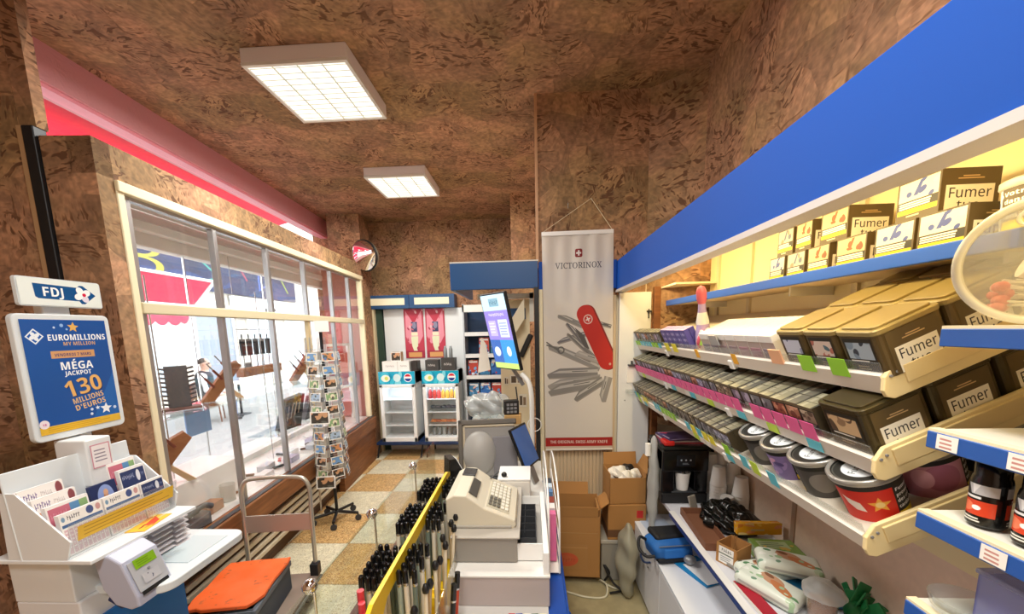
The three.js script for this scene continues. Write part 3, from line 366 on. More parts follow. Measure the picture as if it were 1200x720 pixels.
// ---------- tobacco shelving ----------
const SHZ0 = -2.6, SHZ1 = -0.8, TILT = 25 * Math.PI / 180, SX = 0.712;
const tl = (oy, x, y) => [SX + x * Math.cos(TILT) - y * Math.sin(TILT), oy + x * Math.sin(TILT) + y * Math.cos(TILT)];
const endCream = std(0xf0dca6, 0.5), railM = std(0xe4dcd0, 0.45);
const shelfY = [1.535, 1.362, 1.192], shelfNames = ['topmost tilted white shelf of the tobacco wall', 'middle tilted white shelf of the tobacco wall', 'lowest tilted white shelf of the tobacco wall'];
const shelves = shelfY.map((oy, k) => {
  const t = thing('tobacco_shelf', shelfNames[k] + ', price stickers on its rail', 'shelf', [SX, oy, 0], 0, 'tilted tobacco shelves'); t.rotation.z = TILT;
  part(t, 'deck', std(0xcfc6b6, 0.5), bb(0.0, 0.395, -0.012, 0, SHZ0, SHZ1)); 
  { const s = ext([[-0.006, -0.034], [0.006, -0.036], [0.004, 0.006], [0.0, 0.012], [-0.008, 0.008]], SHZ1 - SHZ0); s.translate(0, 0, SHZ0); part(t, 'price_rail', railM, s); }
  part(t, 'front_stop', clearPlastic, bb(-0.002, 0.001, 0.0, 0.034, SHZ0, SHZ1));
  const c = ext([[-0.014, -0.02], [-0.012, -0.034], [0.0, -0.042], [0.40, -0.042], [0.40, 0.022], [0.02, 0.022], [-0.004, 0.004]], 0.006, 0.002); c.translate(0, 0, SHZ1); const br = part(t, 'end_bracket', endCream, c);
  part(br, 'bracket_rib', std(0xe6d09a, 0.5), bb(0.03, 0.40, -0.022, 0.016, SHZ1 + 0.006, SHZ1 + 0.012, 0.002)); part(br, 'rivet', midGrey, cyl(0.003, 0.003, 0.004, 0.005, 0.004, SHZ1 + 0.009, 8, Math.PI / 2), cyl(0.003, 0.003, 0.004, 0.018, 0.008, SHZ1 + 0.009, 8, Math.PI / 2));
  for (const z of [-2.05, -1.4]) part(t, 'joiner', whiteGloss, bb(-0.012, 0.004, -0.045, -0.01, z - 0.015, z + 0.015, 0.004));
  return t;
});
const sticker = (k, z, w, col, y0, y1) => part(shelves[k], 'price_sticker', print, (() => { const g = tint(new THREE.BoxGeometry(0.0012, y1 - y0, w), '#fff'); const R = stickers[col], uv = g.attributes.uv; for (let i = 0; i < uv.count; i++) uv.setXY(i, (R[0] + R[2]) / 2, (R[1] + R[3]) / 2); return tf(g, -0.0085, (y0 + y1) / 2, z); })());
{ // back board with seams, uprights
  const t = wr;
  for (const [a, b] of [[-2.6, -1.98], [-1.975, -1.35], [-1.345, -0.74]]) part(t, 'back_board', std(0xf4e6b8, 0.55), bb(1.082, 1.1, 1.02, 2.04, a, b));
  for (const z of [-2.3, -1.975, -1.35, -0.76]) part(t, 'upright', std(0xe0d4b4, 0.5), bb(1.07, 1.084, 1.0, 2.04, z - 0.012, z + 0.012));
  part(t, 'ledge', creamPanel, bb(0.84, 1.08, 1.885, 1.895, -2.6, -2.3));
}
{
  const t = thing('carton_shelf', 'narrow upper shelf with a blue front edge holding tobacco cartons', 'shelf', [0, 0, 0]);
  part(t, 'deck', std(0xd8c4a0, 0.5), bb(0.868, 1.08, 1.776, 1.792, -2.5, -0.74)); part(t, 'front_edge', std(0x2158c4, 0.4), bb(0.856, 0.87, 1.772, 1.806, -2.5, -0.74, 0.003));
  for (const z of [-2.2, -1.45, -0.82]) part(t, 'bracket', offwhite, bb(0.93, 1.08, 1.745, 1.776, z - 0.004, z + 0.004));
}
// ---------- cigarette packs ----------
const packGeo = []; packFronts.forEach((f, i) => packTops.forEach((tp, j) => { packGeo[i * 4 + j] = pbox(0.022, 0.088, 0.054, { all: sw('#3c3526'), nx: f, py: tp, px: sw('#3c3526'), pz: sw('#453c2a'), nz: sw('#453c2a') }); }));
function pack(k, z, d, vi, vj, lift = 0, label, group) {
  const [x, y] = tl(shelfY[k], 0.014 + d * 0.0228, 0.044 + lift);
  const o = one('cigarette_pack', label, 'cigarette pack', print, packGeo[vi * 4 + vj], [x, y, z], [0, rr(-0.05, 0.05), TILT + rr(-0.03, 0.03)], group); return o;
}
const tones = ['grey', 'flesh-coloured', 'black-and-grey', 'bluish', 'reddish', 'slate', 'sandy', 'violet-grey'];
const nth = ['', 'first', 'second', 'third', 'fourth'];
function packRun(k, z0, z1, deep, tone) {
  const n = Math.floor((z1 - z0) / 0.0562); let v = 0;
  for (let i = 0; i < n; i++) {
    const z = z0 + 0.028 + i * 0.0562; if (i % 2 === 0 || rnd() < 0.4) v = Math.floor(rnd() * 8);
    const cols = k === 1 ? 'pink' : pick(['green', 'green', 'lime', 'cyan', 'green', 'yellow']), n2 = rnd() < 0.12 && k === 1 ? 3 : deep, vj = Math.floor(rnd() * 4);
    for (let d = 0; d < n2; d++) pack(k, z, d, v, vj, 0, d ? 'dark cigarette pack queued ' + nth[d] + ' behind a ' + tones[v] + ' pictured front pack, ' + tone + ' shelf' : 'front-row cigarette pack with a ' + tones[v] + ' warning picture on the ' + tone + ' shelf', d ? nth[d] + ' packs behind ' + tones[v] + ' front packs, ' + tone + ' shelf' : tones[v] + ' front packs on the ' + tone + ' shelf');
    if (k === 1 && (i < 3 || rnd() < 0.95)) sticker(1, z, 0.049, cols, 0.002, 0.05);
    if (k === 2 && rnd() < 0.86) sticker(2, z, 0.042, cols, 0.0, 0.04);
    if (rnd() < 0.45) sticker(k, z, 0.05, k === 1 ? pick(['cyan', 'cyan', 'lime', 'white']) : pick(['cyan', 'white', 'lime']), -0.03, -0.002);
  }
}
packRun(1, -2.57, -0.93, 5, 'middle'); packRun(2, -2.57, -1.3, 5, 'lowest');
for (const [z, c] of [[-1.25, 'cyan'], [-1.19, 'lime'], [-1.1, 'cyan']]) sticker(2, z, 0.04, c, -0.01, 0.036);
// top shelf, far part: thin rolling-paper boxes, purple packets, white trays
for (let i = 0; i < 9; i++) { const z = -2.56 + i * 0.056; for (let d = 0; d < 2; d++) pack(0, z, d, i % 8, i % 4, 0, 'dark slim pack with a ' + tones[i % 8] + ' picture at the door end of the topmost shelf', tones[i % 8] + ' slim packs on the topmost shelf'); sticker(0, z, 0.042, pick(['cyan', 'cyan', 'green']), 0.0, 0.028); }
{ const g = pbox(0.022, 0.1, 0.06, { all: sw('#4c4690'), nx: purplePack, py: sw('#b49ac8') });
  for (let i = 0; i < 5; i++) for (let d = 0; d < 2; d++) { const [x, y] = tl(shelfY[0], 0.016 + d * 0.024, 0.05); one('purple_packet', 'purple star-patterned packet on the topmost tobacco shelf', 'packet', print, g, [x, y, -2.02 + i * 0.063], [0, 0, TILT], 'purple packets on the topmost shelf'); }
  for (const z of [-2.0, -1.9]) sticker(0, z, 0.055, 'yellow', -0.01, 0.034); for (const z of [-1.66, -1.36]) sticker(0, z, 0.03, 'orange', -0.02, 0.018); }
{ // tall pink-topped packet figure leaning in the rack
  const [x, y] = tl(shelfY[0], 0.05, 0.0); const t = thing('wrapped_cigar_tube', 'tilted lilac and white wrapped tube with a pink rounded top on the topmost shelf', 'tube', [x, y, -1.72]); t.rotation.set(0.12, 0, 0.14);
  part(t, 'tube', std(0xb8a4d4, 0.4), lathe([[0.001, 0], [0.03, 0], [0.032, 0.05], [0.022, 0.12], [0.016, 0.16], [0.014, 0.19]])); part(t, 'band', whiteGloss, lathe([[0.024, 0.09], [0.026, 0.11], [0.018, 0.15], [0.017, 0.145]])); part(t, 'cap', std(0xd86878, 0.35), lathe([[0.014, 0.185], [0.02, 0.205], [0.021, 0.235], [0.014, 0.255], [0.001, 0.262]]));
}
{ const [x, y] = tl(shelfY[0], 0.05, 0.03); const t = thing('bagged_sweets', 'crumpled pink and white packet between purple packets and white trays', 'packet', [x, y, -1.68]); const g = new THREE.SphereGeometry(0.045, 14, 10), p = g.attributes.position; for (let i = 0; i < p.count; i++) { const k = 1 + 0.22 * Math.sin(p.getX(i) * 160) * Math.cos(p.getY(i) * 130 + 1); p.setXYZ(i, p.getX(i) * k * 0.7, p.getY(i) * k * 1.1, p.getZ(i) * k); } g.computeVertexNormals(); part(t, 'bag', std(0xf0dcdc, 0.3), g); part(t, 'printed_band', std(0xd05c78, 0.4), tf(new THREE.TorusGeometry(0.034, 0.009, 8, 18), 0, 0.005, 0, 0.3, 0.4)); part(t, 'green_tab', std(0x9ccf5c, 0.4), bb(-0.03, -0.02, -0.02, 0.03, 0.0, 0.03, 0.004)); }
for (let i = 0; i < 7; i++) { const [x, y] = tl(shelfY[0], 0.075, 0.038); const t = thing('filter_tray', 'white topped tray of filter packs, one of the row beside the tins', 'tray', [x, y, -1.58 + i * 0.068], 0, 'white filter trays'); t.rotation.z = TILT; part(t, 'tray', print, pbox(0.13, 0.075, 0.066, { all: sw('#f2efe6'), nx: sw('#b9a9a4') })); part(t, 'lid', whiteGloss, bb(-0.067, 0.067, 0.02, 0.046, -0.0335, 0.0335, 0.004)); part(t, 'front_label', print, pbox(0.002, 0.03, 0.05, { all: pick([sw('#9c8c90'), sw('#b08a94'), sw('#8c8490')]) }).translate(-0.0665, -0.014, 0)); }
{ const [x, y] = tl(shelfY[0], 0.0, 0.04); one('grey_card', 'small grey card hanging over the white filter trays', 'card', print, [tint(bb(-0.002, 0.002, -0.02, 0.02, -0.03, 0.03), '#a9a8a8')], [x - 0.008, y + 0.02, -1.48], [0, 0, TILT]); }
{ const [x, y] = tl(shelfY[0], 0.006, 0.02); one('peach_tag', 'peach coloured paper tag at the front stop between trays and tins', 'tag', print, [tint(bb(-0.002, 0.002, -0.022, 0.022, -0.026, 0.026), '#f0b890')], [x - 0.014, y, -1.12], [0, 0, TILT]); }
// tobacco tins with rounded corners
function tinGeo(w, h, d, r) { // w up the slope, h tall, d along the shelf
  const s = new THREE.Shape(), a = w / 2, b = d / 2; s.moveTo(-a + r, -b); s.lineTo(a - r, -b); s.quadraticCurveTo(a, -b, a, -b + r); s.lineTo(a, b - r); s.quadraticCurveTo(a, b, a - r, b); s.lineTo(-a + r, b); s.quadraticCurveTo(-a, b, -a, b - r); s.lineTo(-a, -b + r); s.quadraticCurveTo(-a, -b, -a + r, -b);
  return (y0, y1, o = 0) => { const g = new THREE.ExtrudeGeometry(s, { depth: y1 - y0, bevelEnabled: o > 0, bevelSize: o, bevelThickness: o, bevelSegments: 1, curveSegments: 5 }); tf(g, 0, 0, 0, -Math.PI / 2); return g.translate(0, y0, 0); };
}
const tinBody = std(0x5f4e2e, 0.35, { metalness: 0.35 }), tinLid = std(0x9c8a58, 0.38, { metalness: 0.3 }), tinDark = std(0x4a4026, 0.32, { metalness: 0.4 });
function tin(k, lx, z, w, h, d, vi, label, group, lidM, body) {
  const [x, y] = tl(shelfY[k], lx, 0), t = thing('tobacco_tin', label, 'tobacco tin', [x, y, z], 0, group); t.rotation.z = TILT; const f = tinGeo(w, h, d, 0.016);
  part(t, 'body', body, f(0, h - 0.014)); const l = part(t, 'lid', lidM, f(h - 0.012, h - 0.004, 0.002)); part(l, 'lid_crown', lidM, tinGeo(w - 0.016, h, d - 0.016, 0.012)(h - 0.002, h + 0.002, 0.001));
  part(t, 'warning_picture', print, plane(d - 0.03, h * 0.74, tinFronts[vi]).rotateY(-Math.PI / 2).translate(-w / 2 - 0.0006, h * 0.45, 0)); part(t, 'warning_label', print, plane(w - 0.03, h * 0.84, tinEnd).translate(0, h * 0.43, d / 2 + 0.0006));
}
const tinWhich = ['next to the filter trays', 'in the middle of its row', 'at the open shelf end'], rows = ['front row', 'second row', 'rear row'];
for (let r = 0; r < 3; r++) for (let i = 0; i < 3; i++) tin(0, 0.068 + r * 0.136, -1.047 + i * 0.1035, 0.13, 0.104, 0.101, (i + r) % 4, 'olive gold-lidded tobacco tin on the topmost shelf, ' + rows[r] + ', ' + tinWhich[i], 'tins on the topmost shelf', tinLid, tinBody);
for (let r = 0; r < 3; r++) tin(1, 0.074 + r * 0.136, -0.866, 0.13, 0.112, 0.122, (r + 3) % 4, ['large dark olive tin at the front of the middle shelf end', 'large dark olive tin second up the slope of the middle shelf end', 'large dark olive tin highest up the slope of the middle shelf end'][r], 'large tins on the middle shelf', tinDark, tinDark);
for (const z of [-1.0, -0.9]) sticker(0, z, 0.05, 'green', -0.004, 0.04);
// round tubs on the lowest shelf
const tubBlack = std(0x1c1b18, 0.4), tubRim = std(0xa8a6a0, 0.3, { metalness: 0.5 });
function tub(lx, z, vi, turn, R, label) {
  const [x, y] = tl(shelfY[2], lx, 0), t = thing('tobacco_tub', label, 'tobacco tub', [x, y, z], 0, 'round tubs'); t.rotation.set(0, 0, TILT); const h = 0.098;
  const side = new THREE.CylinderGeometry(R, R * 0.9, h, 36, 1, true, turn); puv(side, tubSides[vi]); part(t, 'printed_side', print, side.translate(0, h / 2, 0)); part(t, 'base', tubBlack, cyl(R * 0.9, R * 0.88, 0.004, 0, 0.002, 0, 30));
  part(t, 'rim', tubRim, lathe([[R, h - 0.006], [R + 0.005, h - 0.002], [R + 0.006, h + 0.008], [R + 0.001, h + 0.012], [R - 0.004, h + 0.008]], 36)); const lid = new THREE.CircleGeometry(R - 0.003, 36); puv(lid, tubLid); part(t, 'lid', print, lid.rotateX(-Math.PI / 2).rotateY(0.5).translate(0, h + 0.006, 0));
}
tub(0.07, -1.235, 3, 1.4, 0.056, 'black lidded round tub beside the last packs on the lowest shelf'); tub(0.07, -1.115, 2, 0.6, 0.058, 'round tub with a violet picture on the lowest shelf'); tub(0.075, -0.995, 3, 1.4, 0.06, 'round tub with a grey picture next to the red tub'); tub(0.085, -0.868, 0, 1.2, 0.062, 'round tub with a red picture and eagle shape at the shelf end');
tub(0.215, -0.87, 1, 1.5, 0.062, 'round tub with a pink picture behind the red tub'); tub(0.345, -0.87, 3, 0.2, 0.062, 'black tub with warning lines highest up the lowest shelf end');
// ---------- cartons on the upper shelf ----------
function carton(x, y, z0, z1, d, h, f, label, end = tinEnd) { const w = z1 - z0; one('tobacco_carton', label, 'carton', print, pbox(d, h, w, { all: sw('#a8865a'), nx: f, pz: end, py: sw('#b8986a') }), [x + d / 2, y + h / 2, (z0 + z1) / 2], [0, rr(-0.03, 0.03), 0], 'cartons on the blue edged shelf'); }
const CY = 1.793, c3 = cartonFronts;
[[-1.5, -1.415, 0, 'brown carton at the free end of the lower carton row'], [-1.405, -1.315, 2, 'brown carton second in the lower carton row, white lines on its front'], [-1.305, -1.215, 1, 'brown carton third in the lower carton row, under the orange picture'], [-1.19, -1.09, 1, 'brown carton with a sandy picture in the lower row, fourth along'], [-1.065, -0.965, 0, 'brown carton with a blue foot picture in the lower row'], [-0.955, -0.855, 0, 'brown carton with a blue foot picture leaning on the family warning box']].forEach(([a, b, v, l], i) => carton(0.885, CY, a, b, 0.12, 0.088, c3[v], l));
const flatTub = (x, y, z, R, h, art, turn, label) => { const t = thing('tobacco_tub', label, 'tobacco tub', [x, y, z], 0, 'tubs on the carton shelf'); const g = puv(new THREE.CylinderGeometry(R, R * 0.93, h, 36, 1, true, turn), art); part(t, 'printed_side', print, g.translate(0, h / 2, 0)); part(t, 'base', tubBlack, cyl(R * 0.93, R * 0.91, 0.004, 0, 0.002, 0, 30)); part(t, 'rim', std(0xc8c4ba, 0.35), lathe([[R, h - 0.004], [R + 0.004, h], [R + 0.004, h + 0.01], [R - 0.002, h + 0.013], [0.001, h + 0.011]], 36)); };
flatTub(0.935, CY, -0.765, 0.062, 0.094, warnFamily, 0.31, 'round tub lettered about smoke and family on the carton shelf');
[[-1.47, -1.39, 2, 'pale carton on top of the first lower carton'], [-1.375, -1.3, 1, 'small carton with an orange picture on the upper carton row'], [-1.265, -1.165, 1, 'carton with a white stripe on the upper row next to the tall warning end'], [-1.02, -0.92, 0, 'carton with a blue foot picture on the upper carton row']].forEach(([a, b, v, l]) => carton(0.89, CY + 0.089, a, b, 0.12, 0.088, c3[v], l));
flatTub(0.945, CY + 0.108, -0.735, 0.06, 0.09, warnLungs, 0.15, 'round tub with an orange picture stacked on the family warning tub');
flatTub(0.935, CY, -0.63, 0.06, 0.13, cartonFronts[0], 0.4, 'taller pale round tub behind the clear bucket');
// ---------- accessory shelving, nearer the till ----------
{
  const mk = (y, label) => { const t = thing('accessory_shelf', label, 'shelf', [0, y, 0], 0, 'accessory shelves'); part(t, 'deck', std(0xe9e6da, 0.4), bb(0.712, 1.1, -0.014, 0, -0.695, 0.9)); part(t, 'front_edge', shelfBlue, bb(0.70, 0.714, -0.032, -0.002, -0.695, 0.9, 0.002)); part(t, 'lip', cream, bb(0.702, 0.72, -0.002, 0.003, -0.695, 0.9)); return t; };
  const a = mk(1.636, 'flat shelf with a blue edge carrying the clear bucket'), b = mk(1.458, 'empty flat shelf with a blue edge above the spray cans'), c = mk(1.306, 'flat shelf with a blue edge carrying black spray cans'), d = mk(1.13, 'flat shelf with a blue edge carrying a clear plastic box');
  const tg = (t, z) => part(t, 'price_tag', print, plane(0.034, 0.026, priceTag).rotateY(-Math.PI / 2).translate(0.6992, -0.016, z)); tg(b, -0.66); tg(b, -0.56); tg(c, -0.575); tg(c, -0.42); part(b, 'bracket', offwhite, bb(0.76, 1.1, -0.04, -0.014, -0.695, -0.691)); part(a, 'bracket', endCream, bb(0.84, 0.9, -0.035, -0.014, -0.695, -0.66));
  const t = thing('accessory_upright', 'slim pale steel upright carrying the blue edged accessory shelves', 'upright', [0, 0, 0]); part(t, 'post', offwhite, bb(1.1, 1.128, 0.6, 1.9, -0.72, -0.69)); part(t, 'post', offwhite, bb(1.1, 1.128, 0.6, 1.9, 0.3, 0.33));
}
function can(x, z, label) { const t = thing('spray_can', label, 'spray can', [x, 1.309, z], 0, 'black spray cans'); t.scale.y = 0.8; const side = puv(new THREE.CylinderGeometry(0.0235, 0.0235, 0.088, 24, 1, true, 2.9), canLabel); part(t, 'printed_body', printGloss, side.translate(0, 0.05, 0)); part(t, 'base', blackGloss, lathe([[0.001, 0], [0.02, 0], [0.0235, 0.006]], 24)); part(t, 'shoulder', blackGloss, lathe([[0.0235, 0.094], [0.022, 0.104], [0.0205, 0.108], [0.0205, 0.138], [0.001, 0.139]], 24)); }
can(0.752, -0.635, 'black spray can with a red label, first on the blue edged shelf'); can(0.752, -0.572, 'black spray can with a red label beside the price tag'); can(0.752, -0.505, 'black spray can with a red label, third along the shelf'); can(0.82, -0.62, 'black spray can standing in the second rank'); can(0.83, -0.54, 'black spray can standing deep on the shelf behind the others');
{ // clear bucket lying on its side, sticks and sweets inside
  const t = thing('clear_bucket', 'round clear plastic bucket lying on its side with white sticks and red sweets', 'bucket', [0.765, 1.639 + 0.096, -0.62]); t.rotation.y = -0.75; const R = 0.09, Ln = 0.16;
  const w = new THREE.CylinderGeometry(R * 0.93, R, Ln, 48, 1, true); part(t, 'wall', phys({ color: 0xf4f4f0, roughness: 0.2, transmission: 0.8, thickness: 0 }), tf(w, 0, 0, -Ln / 2, -Math.PI / 2)); part(t, 'base_disc', clearPlastic, tf(new THREE.CylinderGeometry(R * 0.93, R * 0.93, 0.003, 40), 0, 0, -Ln, Math.PI / 2));
  part(t, 'lid', phys({ color: 0xf6f6f2, roughness: 0.15, transmission: 0.84, thickness: 0 }), tf(new THREE.CylinderGeometry(R, R, 0.002, 48), 0, 0, 0.004, Math.PI / 2)); part(t, 'rim', phys({ color: 0xf2f2ec, roughness: 0.25, transmission: 0.35, thickness: 0 }), new THREE.TorusGeometry(R, 0.0065, 10, 56)); part(t, 'oval_emboss', phys({ color: 0xffffff, roughness: 0.2, transmission: 0.6, thickness: 0 }), (() => { const g = new THREE.TorusGeometry(0.03, 0.0018, 6, 40); g.scale(1.5, 0.7, 1); return g.translate(0.01, 0.062, 0.006); })());
  const st = std(0xeceae4, 0.4), rd = std(0xd8564c, 0.4), q = std(0xe8b8b0, 0.45);
  for (let i = 0; i < 26; i++) { const y = -0.066 + (i % 4) * 0.011, z = rr(-0.12, -0.03), l = part(t, 'lolly_stick', st, tf(new THREE.CylinderGeometry(0.002, 0.002, 0.085, 6), 0.012 + rr(-0.006, 0.012), y, z, 0, rr(-0.2, 0.2), Math.PI / 2 - rr(0, 0.25))); part(l, 'sweet', i % 3 ? rd : q, sph(0.0085, -0.034 + rr(-0.006, 0.006), y - 0.002, z)); }
  part(t, 'paper_roll', std(0xf4f2ee, 0.5), tf(new THREE.CylinderGeometry(0.02, 0.02, 0.1, 16), 0.03, -0.02, -0.06, 0, 0.2, 1.2));
}
{ const t = thing('clear_storage_box', 'clear lavender tinted plastic box on the shelf below the spray cans', 'plastic box', [0.88, 1.133, -0.44]); const m = phys({ color: 0xcfd2f2, roughness: 0.2, transmission: 0.75, thickness: 0 }); const x = 0.12, z = 0.2, h = 0.085;
  part(t, 'wall', m, bb(-x, -x + 0.003, 0.004, h, -z, z)); part(t, 'wall', m, bb(x - 0.003, x, 0.004, h, -z, z)); part(t, 'wall', m, bb(-x, x, 0.004, h, -z, -z + 0.003)); part(t, 'wall', m, bb(-x, x, 0.004, h, z - 0.003, z)); part(t, 'base', m, bb(-x, x, 0.0, 0.004, -z, z)); part(t, 'lid', m, bb(-x - 0.004, x + 0.004, h, h + 0.01, -z - 0.004, z + 0.004, 0.004)); part(t, 'lid_ridge', m, bb(-0.03, -0.025, h + 0.01, h + 0.016, -0.15, z)); part(t, 'paper_fill', std(0xdcdce8, 0.6), bb(-x + 0.01, x - 0.01, 0.006, 0.05, -z + 0.01, z - 0.01)); }
one('glass_dome', 'small clear round dish beside the clear box on the lower shelf', 'dish', clearPlastic, [lathe([[0.001, 0], [0.03, 0], [0.042, 0.012], [0.046, 0.03], [0.042, 0.03], [0.038, 0.013], [0.001, 0.004]])], [0.75, 1.134, -0.645]);
// ---------- low cabinets and worktop under the tobacco wall ----------
{
  const t = thing('low_cabinet', 'low white cabinet run with a blue pull handle along the right wall', 'cabinet', [0, 0, 0]);
  part(t, 'carcass', std(0xe2e2e2, 0.5), bb(0.665, 1.12, 0.03, 0.405, -2.42, -0.4)); part(t, 'plinth', std(0x8f968c, 0.6), bb(0.69, 1.12, 0, 0.03, -2.4, -0.4)); part(t, 'top', std(0xdfe4ee, 0.35), bb(0.648, 1.12, 0.405, 0.42, -2.43, -0.4, 0.003));
  for (const [a, b, hz] of [[-2.415, -1.86, -2.05], [-1.855, -1.3, -1.5], [-1.295, -0.74, -0.9]]) { const d = part(t, 'door', std(0xe6e6e8, 0.45), bb(0.65, 0.665, 0.035, 0.4, a, b, 0.003)); part(d, 'handle', navy, tube([[0.65, 0.345, hz - 0.04], [0.62, 0.345, hz - 0.038], [0.62, 0.345, hz + 0.038], [0.65, 0.345, hz + 0.04]], 0.006, 20)); part(d, 'keyhole', darkMetal, cyl(0.004, 0.004, 0.003, 0.649, 0.29, hz, 10, 0, Math.PI / 2)); }
}
{
  const t = thing('worktop', 'white worktop with a navy front edge raised above the low cabinet', 'worktop', [0, 0, 0]);
  part(t, 'board', std(0xdcdde4, 0.4), bb(0.742, 1.118, 0.642, 0.662, -2.4, -0.4)); part(t, 'front_edge', std(0x1d3f86, 0.4), bb(0.73, 0.743, 0.634, 0.662, -1.98, -0.4, 0.003)); part(t, 'edge_cap', white, bb(0.728, 0.758, 0.662, 0.666, -1.98, -0.4, 0.001)); part(t, 'rear_support', std(0xcfcac2, 0.6), bb(1.0, 1.118, 0.421, 0.642, -2.4, -0.4));
}
const WT = 0.663;
{ // bean-to-cup machine
  const t = thing('coffee_machine', 'black automatic coffee machine with a paper cup under its spout', 'coffee machine', [0.845, WT, -2.2]); const w = 0.125, f = 0.13;
  part(t, 'base', black, bb(-w, w, 0, 0.06, -0.14, f, 0.008)); part(t, 'drip_tray', darkGrey, bb(-0.07, 0.07, 0.06, 0.07, 0.02, f - 0.004, 0.003)); part(t, 'column', blackGloss, bb(-w, -0.055, 0.06, 0.30, -0.14, f - 0.01, 0.006)); part(t, 'column', blackGloss, bb(0.055, w, 0.06, 0.30, -0.14, f - 0.01, 0.006)); part(t, 'back_body', black, bb(-0.06, 0.06, 0.06, 0.3, -0.14, 0.02)); part(t, 'head', blackGloss, bb(-w, w, 0.185, 0.305, -0.14, f, 0.008)); part(t, 'top', std(0x1c221e, 0.4), bb(-w + 0.004, w - 0.004, 0.305, 0.325, -0.14, f - 0.01, 0.006));
  part(t, 'control_panel', printGloss, plane(0.1, 0.062, coffeePanel).translate(0.0, 0.25, f + 0.0015)); part(t, 'spout', steel, bb(-0.022, -0.006, 0.15, 0.188, 0.08, 0.12, 0.003), bb(0.004, 0.02, 0.15, 0.188, 0.08, 0.12, 0.003));
}
const cupGeo = () => lathe([[0.001, 0.002], [0.029, 0.002], [0.03, 0], [0.04, 0.097], [0.042, 0.1], [0.04, 0.102], [0.038, 0.097], [0.028, 0.006], [0.001, 0.006]], 24), cupM = std(0xf0efec, 0.5);
one('paper_cup', 'single white paper cup standing under the coffee spout', 'cup', cupM, [cupGeo()], [0.845, WT + 0.071, -2.11]);
{ const g = cupGeo();
  const stack = (x, z, n, label) => { const t = thing('cup_stack', label, 'cup stack', [x, WT, z], 0, 'upside-down paper cup stacks'); for (let i = 0; i < n; i++) { const o = new THREE.Mesh(g, cupM); o.name = 'paper_cup'; o.rotation.x = Math.PI; o.position.y = 0.103 + i * 0.0165; t.add(o); } };
  stack(1.0, -2.02, 9, 'tallest stack of white paper cups right beside the coffee machine'); stack(1.075, -2.12, 14, 'stack of white paper cups behind the others near the wall'); stack(1.085, -2.04, 10, 'stack of white paper cups near the wall, in the middle of the cluster'); stack(1.085, -1.955, 7, 'shorter stack of white paper cups closest to the black bag'); stack(1.01, -1.94, 1, 'lone upside-down cup in front of the stacks'); stack(1.01, -2.14, 11, 'stack of white paper cups squeezed between machine and wall'); }
for (let i = 0; i < 4; i++) one('magazine', ['lowest dark magazine in the pile on the coffee machine', 'crimson edged magazine in the pile on the coffee machine', 'second magazine from the top on the coffee machine', 'topmost purple magazine lying on the coffee machine'][i], 'magazine', print, pbox(0.22, 0.008, 0.17, { all: sw(['#5c3a40', '#b83c50', '#c8c0c4', '#4c3c64'][i]), py: magazine }), [0.845 + i * 0.004, WT + 0.33 + i * 0.009, -2.19], [0, i * 0.12 - 0.2, 0], 'magazines on the coffee machine');
one('red_pouch', 'small red pouch hanging off the magazine pile', 'pouch', red, [bb(-0.03, 0.03, 0, 0.03, -0.04, 0.04, 0.012)], [0.76, WT + 0.327, -2.12]);
one('steel_flask', 'small black flask with a grey cap beside the coffee machine', 'flask', black, [lathe([[0.001, 0], [0.03, 0], [0.032, 0.02], [0.032, 0.26], [0.02, 0.29], [0.018, 0.33], [0.001, 0.332]])], [1.03, WT, -2.22]);
function crumple(g, a, f, s = 0) { const p = g.attributes.position, n = g.attributes.normal; for (let i = 0; i < p.count; i++) { const x = p.getX(i), y = p.getY(i), z = p.getZ(i), k = a * (Math.sin(x * f + s) * Math.cos(z * f * 1.3 + y * f * 0.7 + s) + 0.6 * Math.sin(y * f * 1.9 + x * f * 1.1)); p.setXYZ(i, x + n.getX(i) * k, Math.max(0, y + n.getY(i) * k), z + n.getZ(i) * k); } g.computeVertexNormals(); return g; }
{ const g = new THREE.SphereGeometry(1, 56, 36); g.scale(0.115, 0.062, 0.14); g.translate(0, 0.045, 0); one('black_plastic_bag', 'crumpled shiny black plastic bag on the worktop below the cups', 'plastic bag', std(0x0e100f, 0.22), [crumple(g, 0.014, 70)], [0.965, WT, -1.83]); }
{ const t = thing('clear_hanging_bag', 'empty clear plastic bag drooping beside the coffee machine', 'plastic bag', [0.70, 0.42, -2.16]); const g = new THREE.SphereGeometry(1, 24, 24); g.scale(0.028, 0.30, 0.05); g.translate(0, 0.31, 0); part(t, 'film', hazePlastic, crumple(g, 0.006, 24)); part(t, 'cap', whiteGloss, cyl(0.016, 0.016, 0.07, -0.035, 0.53, 0.0, 12)); }
{ const t = thing('brown_tray', 'shallow long brown tray on the worktop along its navy edge', 'tray', [0.82, WT, -1.76], -0.06); const m = std(0x7c5038, 0.7); part(t, 'base', m, bb(-0.05, 0.05, 0, 0.004, -0.19, 0.15)); for (const s of [-1, 1]) { part(t, 'side', m, bb(s * 0.05 - 0.003, s * 0.05 + 0.003, 0, 0.035, -0.19, 0.15)); } part(t, 'end', m, bb(-0.05, 0.05, 0, 0.035, -0.193, -0.187)); part(t, 'end', m, bb(-0.05, 0.05, 0, 0.035, 0.147, 0.153)); }
one('foil_sachet', 'small silver foil sachet leaning at the corner of the brown tray', 'sachet', std(0xc4bcae, 0.25, { metalness: 0.6 }), [crumple(new RoundedBoxGeometry(0.05, 0.09, 0.014, 3, 0.006).translate(0, 0.045, 0), 0.003, 90)], [0.86, WT, -1.97], [-0.3, 0.5, 0.2]);
